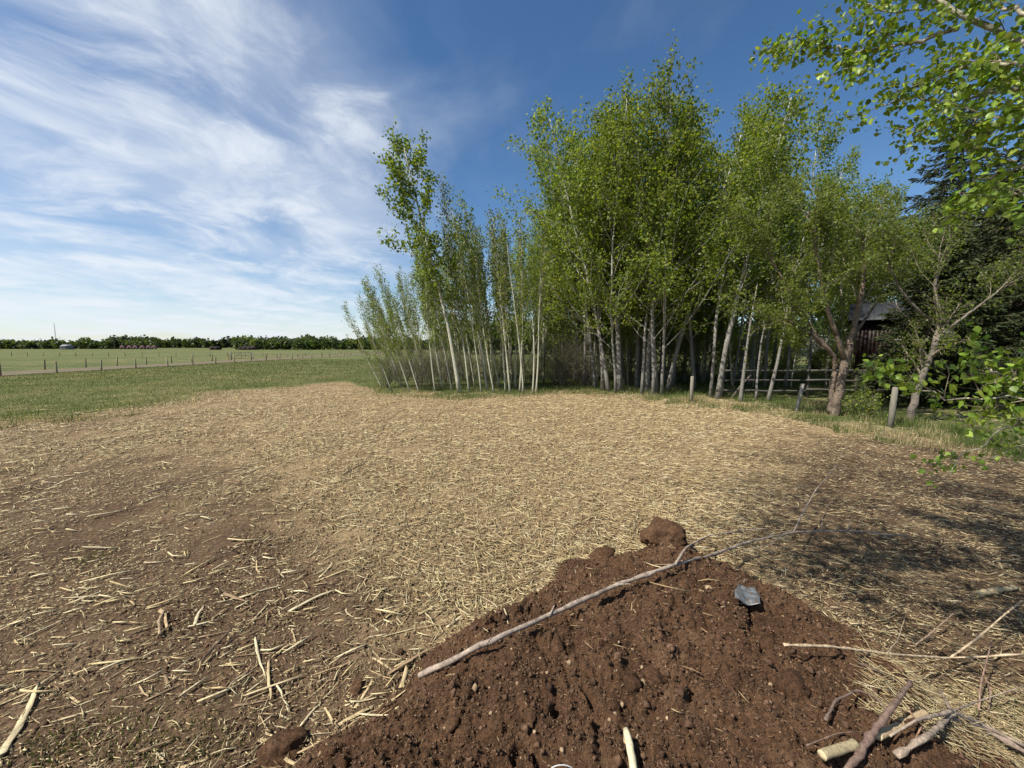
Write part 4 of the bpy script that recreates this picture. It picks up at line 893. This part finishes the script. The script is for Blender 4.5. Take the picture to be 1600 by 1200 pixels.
# low branches
KL = dict(KN, nl=50, spread=.04)
near_branch([np.array([TX-.05, TY, 2.0]), P(1760, 590, 1.9), P(1660, 620, 2.2), P(1580, 626, 2.3), P(1500, 624, 2.4), P(1440, 612, 2.5), P(1400, 592, 2.55), P(1368, 574, 2.6)], .020, .003, 24, .25, KL, 0.45)
near_branch([P(1640, 618, 2.2), P(1590, 600, 2.3), P(1550, 580, 2.35), P(1530, 558, 2.4)], .009, .003, 11, .2, KL, 0.2)
near_branch([P(1700, 640, 2.1), P(1640, 640, 2.5), P(1570, 670, 2.8), P(1520, 700, 2.9), P(1475, 745, 3.0)], .010, .003, 8, .25, dict(KL, nl=30), 0.4)
near_branch([P(1700, 680, 2.3), P(1640, 690, 2.7), P(1580, 700, 3.0), P(1545, 720, 3.1)], .009, .003, 5, .22, dict(KL, nl=24), 0.4)
n_vis = len(Lnear)
# high branches out of view that shade the ground at the right
for a0, b0_ in shade_px:
    A = G(a0, b0_)
    for h in np.arange(3.5, 12, 0.25):
        s_p = np.array([A[0]-sh[0]*h*cot, A[1]-sh[1]*h*cot, h]); ppx, ppy = proj(*s_p)
        if s_p[1] < 0.4 or ppy < -520 or ppx > 2100: break
    t_ = np.array([TX-.1, TY+.1, min(h*0.75, 9.5)]); mid = (t_+s_p)/2+np.array([0, 0, .3])
    near_branch([t_, mid, s_p], .022, .006, 5, .7, dict(KN, nl=15, spread=.16), 0.75)
cent = np.vstack(Lnear); nv = sum(len(q) for q in Lnear[:n_vis])
ppx, ppy = proj(cent[:, 0], cent[:, 1], cent[:, 2])
sxy = cent[:, :2]-np.array([S.x, S.y])/S.z*cent[:, 2:3]           # where each leaf's shadow would land
cell = np.floor(sxy/0.22).astype(int); lit = set()
for c_ in cell[:nv]:
    lit.add((c_[0], c_[1]))
for c_ in cell[:nv][cent[:nv, 2] < 3.0]:
    for i_ in (-1, 0, 1):
        for j_ in (-1, 0, 1): lit.add((c_[0]+i_, c_[1]+j_))
keepl = np.array([k < nv or (tuple(cell[k]) not in lit and not (-60 < ppx[k] < 1660 and -60 < ppy[k] < 1260)) for k in range(len(cent))])
cent = cent[keepl]; ppx, ppy = ppx[keepl], ppy[keepl]; dist = np.linalg.norm(cent-[0, 0, CAMZ], axis=1)
vis = (np.arange(len(cent)) < nv) & (ppx > 0) & (ppx < 1600) & (ppy > 0) & (ppy < 1200)
order = np.argsort(np.where(vis, dist, 1e9))[:300]
def leaf_shape(seed):
    r = np.random.default_rng(seed); cu, fo = r.uniform(.05, .4), r.uniform(.1, .5)
    up = np.array([[.12, .27], [.36, .45], [.64, .38], [.87, .15]])*(1+r.normal(0, .06, (4, 2)))
    P2 = np.vstack([[[0, 0]], up, [[1.06, 0]], up*[1, -1], [[.32, 0], [.66, 0]]])       # base, upper, tip, lower, midrib
    Z_ = -cu*P2[:, 0]**2+fo*np.abs(P2[:, 1])+r.normal(0, .02, len(P2))
    T = []
    for o_ in (1, 6):
        a_, b_, c_, d_ = o_, o_+1, o_+2, o_+3; t_ = [[0, 10, a_], [a_, 10, b_], [10, 11, b_], [b_, 11, c_], [c_, 11, d_], [d_, 11, 5]]
        T += t_ if o_ == 6 else [q[::-1] for q in t_]
    return np.column_stack([P2, Z_]), np.array(T)
RIB = np.ones((12, 1)); RIB[[0, 5, 10, 11]] = 1.25
lv, lt = zip(*[leaf_shape(k) for k in range(4)])
NLC = np.array([[0.215, 0.30, 0.040], [0.17, 0.25, 0.036], [0.27, 0.345, 0.060], [0.125, 0.20, 0.030]])
lmesh = [build('leaf', lv[k]*1.0, None, lt[k], M['near_leaf'], None, True, np.tile(NLC[k], (12, 1))*RIB, link=False) for k in range(4)]
def rand_rot():
    d = g.normal(0, 1, 3); d[2] -= 0.7; d = unit(d); n_ = g.normal(0, .7, 3)+np.array([0, 0, 1.0]); n_ = n_-d*(n_@d); n_ = unit(n_); return np.stack([d, np.cross(n_, d), n_], 1)
lsz = 0.044
for k in order:
    o = obj('leaf', lmesh[k % 4], near); Rm = Matrix(rand_rot().tolist()).to_4x4(); s_ = lsz*g.uniform(.5, 1.25)
    o.matrix_local = Matrix.Translation(Vector(cent[k]-NT)) @ Rm @ Matrix.Scale(s_, 4)
rest = np.setdiff1d(np.arange(len(cent)), order); VV = []; TT = []; CC = []; off = 0
for k in rest:
    m_ = k % 4; s_ = lsz*g.uniform(.5, 1.25)*(1.0 if k < nv else 1.5)
    VV.append((lv[m_]*s_) @ rand_rot().T+cent[k]-NT); TT.append(lt[m_]+off); off += len(lv[m_]); CC.append(RIB*np.tile(NLC[m_]*g.uniform(.65, 1.25)*np.array([g.uniform(.85, 1.1), 1, 1]), (len(lv[m_]), 1)))
o = build('foliage', np.vstack(VV), None, np.vstack(TT), M['near_leaf'], near, True, np.vstack(CC)); tag(o, kind='stuff')
print('near leaves', len(cent), nv, 'straw', n_straw)

# ---------------------------------------------------------------- fences
def fence_post(root, loc, h, r_, col, tilt=(0, 0), name='post', sides=8):
    a = Acc(); a.tube([[-tilt[0]*.25, -tilt[1]*.25, -.25], [tilt[0]*h*.5, tilt[1]*h*.5, h*.5], [tilt[0]*h, tilt[1]*h, h-.02], [tilt[0]*h, tilt[1]*h, h]], [r_*1.05, r_, r_*.96, r_*.7], sides, np.asarray(col)*rng.uniform(.8, 1.15), jit=.04)
    o = a.mesh(name, M['post'], root); o.location = loc; return o
def wire(root, pts, r_=.004, name='wire'):
    a = Acc(); a.tube(pts, r_, 3, (.25, .25, .24), cap=False); return a.mesh(name, M['paint'], root)
def pasture_fence(name, label, pts, gap=()):
    base = np.array([pts[0][0], pts[0][1], 0.0]); root = empty(name, base, label, 'fence')
    for k, (x_, y_) in enumerate(pts):
        c = (0.30, 0.24, 0.15) if k % 3 else (0.42, 0.35, 0.22)
        fence_post(root, np.array([x_, y_, 0])-base, rng.uniform(1.0, 1.12), .065, c, (rng.normal(0, .07), rng.normal(0, .05)), sides=6)
    for h in (.25, .5, .75, .98):
        wire(root, [np.array([x_, y_, h])-base for x_, y_ in pts])
pasture_fence('roadside_fence', 'nearer wire fence with wooden posts along the dirt road', [(-41+rng.normal(0, .1), 23.5+3.72*k) for k in range(34)])
pasture_fence('pasture_fence', 'wire fence with wooden posts on the far side of the dirt road, left of gate', [(-48+rng.normal(0, .1), 25+3.66*k) for k in range(12)])
pasture_fence('field_fence', 'wire fence with wooden posts on the far side of the dirt road, beyond the gate', [(-48+rng.normal(0, .1), 71.8+3.66*k) for k in range(24)])
pasture_fence('cross_fence', 'distant wire fence running across the green pasture', [(-48.6-4.3*k, 88+0.35*k) for k in range(26)])
# metal gate
root = empty('field_gate', (-48, 66, 0), 'metal tube gate with diagonal brace in the pasture fence', 'gate')
for nm, pts, r_ in (('gate_post', [[0, 0, -.2], [0, 0, 1.45]], .08), ('gate_post', [[0, 5.2, -.2], [0, 5.2, 1.35]], .08), ('top_rail', [[0, .2, 1.25], [0, 5.0, 1.25]], .03), ('bottom_rail', [[0, .2, .25], [0, 5.0, .25]], .03), ('middle_rail', [[0, .2, .75], [0, 5.0, .75]], .025), ('brace', [[0, .2, .25], [0, 2.5, 1.25]], .03), ('upright', [[0, 2.5, .25], [0, 2.5, 1.25]], .03), ('upright', [[0, 5.0, .25], [0, 5.0, 1.25]], .03)):
    a = Acc(); a.tube(pts, r_, 8, (.10, .10, .09)); a.mesh(nm, M['paint'], root)

# rail fence behind the grove
p0 = G(1130, 622); p1 = np.array([p0[0]+4.6, p0[1]-0.2, 0]); e = p1-p0; e[2] = 0
root = empty('rail_fence', (p0[0], p0[1], 0), 'old three-rail wooden fence between the grove and the cabin', 'fence')
L_ = 14.0; dirv = np.array([1, -0.03, 0]); dirv /= np.linalg.norm(dirv)
for k, t in enumerate((0.0, 3.9, 7.4, 10.6, 13.8)):
    fence_post(root, dirv*t+np.array([0, .12, 0]), 1.45 if k != 1 else 1.5, .075, (.13, .115, .10), (rng.normal(0, .02), 0))
for h in (1.30, .85, .38):
    for t0_, t1_ in ((-.1, 4.1), (3.7, 7.6), (7.2, 10.8), (10.4, 14.0)):
        a = Acc(); n_ = 7; tt_ = np.linspace(t0_, t1_, n_); pts = dirv*tt_[:, None]+np.array([0, 0, 1])*(h+rng.normal(0, .015, n_)+rng.normal(0, .03))[:, None]; pts[:, 1] += .02 if t0_ in (-.1, 7.2) else -.06
        a.tube(pts, np.linspace(.05, .035, n_), 7, np.array((.13, .12, .105))*rng.uniform(.7, 1.2), jit=.05); a.mesh('rail', M['post'], root, True)
a = Acc(); a.tube([[0.15, -.35, 0], [0.75, -.1, .62], [1.35, .08, 1.15]], .045, 7, (.12, .10, .085)); a.mesh('brace', M['post'], root, True)
for nm, bx, by, h, r_, tl, lb, c in (('fence_post', 1080, 628, 1.10, .07, (0, 0), 'upright weathered post in front of the grove, nearest its left side', (.27, .24, .19)), ('fence_post', 1244, 644, 1.05, .065, (.16, 0), 'pale grey post leaning right beside the crooked tree', (.36, .335, .285)),
                                     ('fence_post', 1391, 668, 1.20, .075, (.03, 0), 'grey post in the shade between crooked tree and leaning trunk', (.22, .20, .16)), ('fence_post', 1290, 612, .9, .05, (0, 0), 'short dark post behind the crooked tree', (.2, .17, .14))):
    b_ = G(bx, by); root = empty(nm, (b_[0], b_[1], float(gz(b_[0], b_[1]))), lb, 'post'); fence_post(root, (0, 0, 0), h, r_, c, tl, 'shaft', 10)
    a = Acc(); a.tube([[tl[0]*h*.8-r_*1.02, -.01, h*.8], [tl[0]*h*.8-r_*1.1, -.02, h*.8+.03]], .004, 4, (.3, .3, .3)); a.mesh('staple', M['paint'], root)

# ---------------------------------------------------------------- cabin
dp = 17.8; cx0, cx1 = (1402-800)/FPX*dp-1.5, (1402-800)/FPX*dp+1.5
root = empty('cabin', ((cx0+cx1)/2, dp, 0), 'dark red plank cabin on posts under the spruces', 'cabin'); root.rotation_euler = (0, 0, -0.72); wC = cx1-cx0; dC = 3.0; zf, zt = 1.25, 3.75
npl = 22
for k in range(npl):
    a = Acc(); w_ = wC/npl; a.box([-wC/2+w_*(k+.5), 0, (zf+zt)/2], [w_-.012, .03, zt-zf], None, np.array((.018, .0065, .006))*rng.uniform(.7, 1.2)); a.mesh('plank', M['paint'], root)  # plank red darkened to near-black, standing in for shade of overhead trees
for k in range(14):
    a = Acc(); w_ = dC/14; a.box([-wC/2-.02, .03+w_*(k+.5), (zf+zt)/2], [.03, w_-.012, zt-zf], None, np.array((.018, .0065, .006))*rng.uniform(.7, 1.2)); a.mesh('plank', M['paint'], root)  # side planks carry the same tree shade in their colour
a = Acc(); a.box([0, dC/2+.05, (zf+zt)/2], [wC-.1, dC-.2, zt-zf-.05], None, (.03, .025, .022)); a.mesh('inner_wall', M['paint'], root)
a = Acc(); a.box([0, dC/2, zf-.08], [wC+.1, dC+.1, .14], None, (.10, .08, .06)); a.mesh('floor', M['post'], root)
for x_ in (-wC/2+.15, -wC/2+1.0, 0, wC/2-.15):
    for y_ in (.1, dC-.1):
        a = Acc(); a.box([x_, y_, (zf-.15)/2-.1], [.14, .14, zf+.05], None, (.08, .065, .05)); a.mesh('stilt', M['post'], root)
for s in (0, 1):
    a = Acc(); ov = .35; zr = zt+0.75; y0_, y1_ = (-ov, dC/2) if s == 0 else (dC+ov, dC/2); z0_ = zt-.15
    V = [[-wC/2-ov, y0_, z0_], [wC/2+ov, y0_, z0_], [wC/2+ov, y1_, zr], [-wC/2-ov, y1_, zr]]; V = np.array(V+[[q[0], q[1], q[2]+.05] for q in V])
    Q = [[0, 3, 2, 1], [4, 5, 6, 7], [0, 1, 5, 4], [1, 2, 6, 5], [2, 3, 7, 6], [3, 0, 4, 7]]
    a.add(V, Q if s == 0 else [q[::-1] for q in Q], None, (.034, .037, .043)); ro = a.mesh('roof', M['paint'], root)
    if s == 0:
        for k in range(14):
            x_ = -wC/2-ov+.1+k*(wC+2*ov-.2)/13; a = Acc(); a.tube([[x_, y0_, z0_+.06], [x_, y1_, zr+.06]], .015, 4, (.034, .037, .043)); a.mesh('roof_rib', M['paint'], ro)
a = Acc(); a.box([.2, -.03, 2.35], [.8, .05, .8], None, (.25, .22, .2)); wf = a.mesh('window', M['paint'], root); a = Acc(); a.box([.2, -.058, 2.35], [.66, .012, .66], None, (.02, .022, .025)); a.mesh('pane', M['paint'], wf)
# white trailer far behind, pale board
dp = 36; root = empty('white_trailer', ((1283-800)/FPX*dp, dp, 0), 'white trailer glimpsed through the trunks behind the crooked tree', 'trailer')
a = Acc(); a.box([0, 0, 2.35], [2.6, 2.2, 1.9], None, (.75, .75, .73)); a.mesh('body', M['paint'], root); a = Acc(); a.box([0, 0, 3.34], [2.75, 2.35, .08], None, (.8, .8, .8)); a.mesh('roof', M['paint'], root)
a = Acc(); a.box([.4, -1.11, 2.5], [.7, .04, .5], None, (.05, .06, .07)); a.mesh('window', M['paint'], root); a = Acc(); a.box([0, 0, 1.3], [2.5, .3, .2], None, (.2, .2, .2)); a.mesh('chassis', M['paint'], root)
for s in (-1, 1):
    a = Acc(); a.tube([[.3, s*1.05-.1, .6], [.3, s*1.05+.1, .6]], .6, 18, (.03, .03, .03)); a.mesh('wheel', M['paint'], root, False)
p_ = P(1530, 536, 17.0); root = empty('pale_board', (p_[0], p_[1], 0), 'small sunlit white board on posts seen through the boughs', 'board')
a = Acc(); a.box([0, 0, p_[2]], [.85, .03, .55], None, (.78, .72, .68)); a.mesh('panel', M['paint'], root)
for s in (-.35, .35):
    a = Acc(); a.box([s, .04, p_[2]/2], [.06, .05, p_[2]], None, (.2, .16, .12)); a.mesh('leg', M['post'], root)

# ---------------------------------------------------------------- grasses
def blades(x, y, h, w, cols, z0=None):
    n = len(x); an = rng.uniform(0, 6.28, n); ln_ = rng.normal(0, .35, n); l2 = rng.uniform(0, 6.28, n)
    b_ = np.stack([x, y, gz(x, y)-.01 if z0 is None else z0], -1); s_ = np.stack([np.cos(an), np.sin(an), 0*an], -1)*w[:, None]*.5
    t1 = b_+np.stack([np.cos(l2)*ln_*h*.3, np.sin(l2)*ln_*h*.3, h*.6], -1); t2 = b_+np.stack([np.cos(l2)*ln_*h, np.sin(l2)*ln_*h, h], -1)
    V = np.stack([b_-s_, b_+s_, t1-s_*.7, t1+s_*.7, t2], 1).reshape(-1, 3); k = (np.arange(n)*5)[:, None]
    return V, k+np.array([[0, 1, 3, 2]]), k+np.array([[2, 3, 4]]), np.repeat(cols, 5, axis=0)
GC = np.array([[.090, .120, .032], [.070, .100, .026], [.125, .145, .045], [.22, .19, .095]])
# lawn on the left
y = 12*(70/12)**rng.random(150000); x = rng.uniform(-1.5, 0.35, len(y))*y
st, gr = zones(x, y); k = (gr > 0.55+rng.normal(0, .15, len(x))) & (x > -41.5); x, y = x[k], y[k]
n = len(x); sc = np.clip(y/18, .8, 3); V, Q, T, C = blades(x, y, rng.uniform(.04, .10, n)*sc**.6, .014*sc, np.where((fbm(x, y, 0.33, 4, 83, .6)+rng.normal(0, .09, n) > .10)[:, None], np.array([.21, .18, .09]), GC[rng.choice(4, n, p=[.32, .36, .20, .12])])*rng.uniform(.75, 1.15, (n, 1)))
tag(build('lawn_grass', V, Q, T, M['grass'], None, False, C), 'short green grass of the pasture verge left of the thicket', 'grass', None, 'stuff')
# tall grass at the tree feet
pts = []
for (a0, a1, e0, e1, nn) in ((585, 860, -14, 7, 9000), (860, 1060, -26, 8, 12000), (1040, 1310, -22, 12, 15000), (1300, 1600, -26, 18, 16000), (300, 600, -8, 12, 2500), (0, 320, -8, 14, 2500)):
    px = rng.uniform(a0, a1, nn); py = interp(px, EDGE)+rng.uniform(e0, e1, nn)
    pts.append(np.array([G(p_, q_) for p_, q_ in zip(px, py)]))
pts = np.vstack(pts); pts = pts[fbm(pts[:, 0], pts[:, 1], 1.3, 3, 79)+rng.normal(0, .12, len(pts)) > -.06]; n = len(pts); dry = fbm(pts[:, 0], pts[:, 1], .9, 3, 77)+rng.normal(0, .1, n) > .17
cols = np.where(dry[:, None], np.array([.42, .34, .19])*rng.uniform(.7, 1.1, (n, 1)), GC[rng.integers(0, 3, n)]*rng.uniform(.8, 1.25, (n, 1)))
V, Q, T, C = blades(pts[:, 0], pts[:, 1], rng.uniform(.06, .24, n)*(1+1.4*np.clip(fbm(pts[:, 0], pts[:, 1], 1.0, 2, 80)*2, 0, 1)), rng.uniform(.006, .014, n), cols)
tag(build('verge_grass', V, Q, T, M['grass'], None, False, C), 'tufted green and dry grass along the feet of the trees', 'grass', None, 'stuff')
y = rng.uniform(19, 40, 60000); x = rng.uniform(0.05, 1.5, len(y))*y; n = len(x)
V, Q, T, C = blades(x, y, rng.uniform(.06, .22, n), rng.uniform(.015, .03, n), GC[rng.integers(0, 3, n)]*rng.uniform(.9, 1.3, (n, 1)))
tag(build('meadow_grass', V, Q, T, M['grass'], None, False, C), 'bright green grass beyond the rail fence under the trees', 'grass', None, 'stuff')
# weeds in the soil at left
pts = []
for a0, b0_, r_, nn in ((285, 790, .25, 150), (180, 1150, .25, 260), (260, 1160, .2, 160), (150, 870, .2, 120), (60, 725, .6, 300), (320, 1180, .3, 220), (1590, 1110, .25, 400), (90, 1170, .2, 160)):
    A = G(a0, b0_); pts.append(A[:2]+rng.normal(0, r_*.6, (nn, 2)))
pts = np.vstack(pts); n = len(pts)
V, Q, T, C = blades(pts[:, 0], pts[:, 1], rng.uniform(.02, .06, n), rng.uniform(.004, .008, n), GC[rng.integers(0, 4, n)]*rng.uniform(.7, 1.0, (n, 1)), surf(pts[:, 0], pts[:, 1]))
tag(build('sparse_weeds', V, Q, T, M['grass'], None, False, C), 'sparse weeds sprouting in the bare soil', 'weeds', None, 'stuff')

# ---------------------------------------------------------------- far background
def far_wood(name, label, azs, dist, hts, ntree, seed, cols, q=26, sz=1.5):
    g = np.random.default_rng(seed); az = g.uniform(azs[0], azs[1], ntree); d = dist[0]+(dist[1]-dist[0])*g.random(ntree); x_, y_ = np.tan(az)*d, d
    h = (hts[0]+(hts[1]-hts[0])*g.random(ntree))*(0.75+0.5*vnoise(az*60, d*0, seed)); c = []; cc = []
    for k in range(ntree):
        u_ = g.normal(0, 1, (q, 3)); u_ /= np.linalg.norm(u_, axis=1)[:, None]; u_ *= g.random((q, 1))**.4
        c.append(np.array([x_[k], y_[k], h[k]*.55])+u_*np.array([h[k]*.26, h[k]*.26, h[k]*.48])); cc.append(np.tile(cols[g.integers(0, len(cols))]*g.uniform(.75, 1.2), (q, 1)))
    c = np.vstack(c); cc = np.vstack(cc); V, Q, _ = leaves(c, sz, g, LEAFC, 1.1)
    tag(build(name, V, Q, None, M['leaf'], None, False, np.repeat(cc, 4, axis=0)), label, 'woodland', None, 'stuff')
FC = np.array([[.045, .068, .022], [.060, .085, .026], [.035, .052, .022], [.075, .095, .03]])
def azp(px): return math.atan((px-800)/FPX)
far_wood('far_woodland', 'distant mixed wood along the left horizon', (azp(-250), azp(240)), (330, 370), (5.5, 9.5), 620, 901, FC, 40, 1.7)
far_wood('far_hill_wood', 'darker wooded rise in the middle of the horizon', (azp(170), azp(500)), (520, 640), (10, 16), 620, 902, FC*.75, 40, 2.6)
far_wood('far_green_wood', 'greener wood on the horizon next to the thicket', (azp(370), azp(760)), (260, 300), (6.5, 8.5), 620, 903, FC*1.15, 46, 1.5)
far_wood('wood_beyond', 'distant wood beyond the grove on the right', (azp(700), azp(1900)), (110, 150), (8, 13), 520, 904, FC*1.2, 60, 1.3)
for px, d, H, sd, lb in ((3, 300, 9.5, 911, 'dark distant spruce at the left edge of the horizon'), (40, 320, 9, 912, 'distant spruce left of the radio mast'), (68, 320, 9.5, 913, 'distant spruce right below the radio mast'), (182, 330, 12, 914, 'tall distant spruce rising above the horizon wood beside the red implements')):
    s_ = spruce('far_spruce', H, sd, H*.27, 40, 10); s_.location = ((px-800)/FPX*d, d, 0); tag(s_, lb, 'spruce')
    for ch in s_.children:
        if ch.name.startswith('needles'):
            pass
# radio mast
d = 620; root = empty('radio_mast', ((92-800)/FPX*d, d, 0), 'slim radio mast rising above the left horizon', 'mast'); H = 39
for k in range(3):
    an = k*2.094; a = Acc(); a.tube([[math.cos(an)*.55, math.sin(an)*.55, 0], [math.cos(an)*.4, math.sin(an)*.4, H]], .16, 5, (.35, .33, .33)); a.mesh('mast_leg', M['paint'], root)
for k in range(12):
    z0_, z1_ = k*H/12, (k+1)*H/12; a = Acc(); a.tube([[.5, 0, z0_], [-.27, .45, (z0_+z1_)/2], [-.27, -.45, z1_]], .10, 4, (.45, .12, .10) if k % 2 else (.6, .6, .6)); a.mesh('lattice', M['paint'], root)
# red implements, shed, dark heaps on the far side of the pasture
for k, px in enumerate((196, 207, 216, 227, 237, 245)):
    d = 300; root = empty('farm_implement', ((px-800)/FPX*d, d, 0), ('leftmost' if k == 0 else 'rightmost' if k == 5 else 'one') + ' of the row of small red farm implements at the far field edge', 'implement', 'red farm implements at the field edge')
    a = Acc(); a.add([[-1.5, -1, 1], [1.5, -1, 1], [1.5, 1, 1], [-1.5, 1, 1], [-2, -1.2, 2.6], [2, -1.2, 2.6], [2, 1.2, 2.6], [-2, 1.2, 2.6]], [[0, 3, 2, 1], [4, 5, 6, 7], [0, 1, 5, 4], [1, 2, 6, 5], [2, 3, 7, 6], [3, 0, 4, 7]], None, (.14, .045, .04)); a.mesh('hopper', M['paint'], root)
    a = Acc(); a.box([0, 0, 2.85], [2.6, 2, .45], None, (.05, .045, .05)); a.mesh('lid', M['paint'], root)
    for s in (-1, 1):
        a = Acc(); a.tube([[s*1.3, -1.4, .75], [s*1.3, -.9, .75]], .75, 14, (.03, .03, .03)); a.mesh('wheel', M['paint'], root)
d = 290; root = empty('grey_shed', ((108-800)/FPX*d, d, 0), 'small grey shed at the far edge of the pasture', 'shed')
a = Acc(); a.box([0, 0, 1.1], [6, 4, 2.2], None, (.17, .17, .17)); a.mesh('wall', M['paint'], root)
a = Acc(); a.add([[-3.3, -2.4, 2.2], [3.3, -2.4, 2.2], [3.3, 2.4, 2.2], [-3.3, 2.4, 2.2], [-3.3, 0, 3.6], [3.3, 0, 3.6]], [[0, 1, 5, 4], [2, 3, 4, 5], [0, 3, 2, 1]], [[0, 4, 3], [1, 2, 5]], (.22, .225, .23)); a.mesh('roof', M['paint'], root)
a = Acc(); a.box([1, -2.02, .9], [1.6, .06, 1.8], None, (.12, .12, .12)); a.mesh('door', M['paint'], root)
bm = clod_mesh(940, 8, (.045, .036, .032), M['clod'])
for k, px in enumerate((334, 342, 379, 386, 392, 397)):
    o = obj('brush_heap', bm); d = 255; o.location = ((px-800)/FPX*d, d, .8); o.scale = (2.0, 2.2, 2.6); o.rotation_euler = (0, 0, k*1.3); tag(o, 'low dark heap at the far edge of the pasture beyond the gate', 'heap', 'dark heaps at the pasture edge')
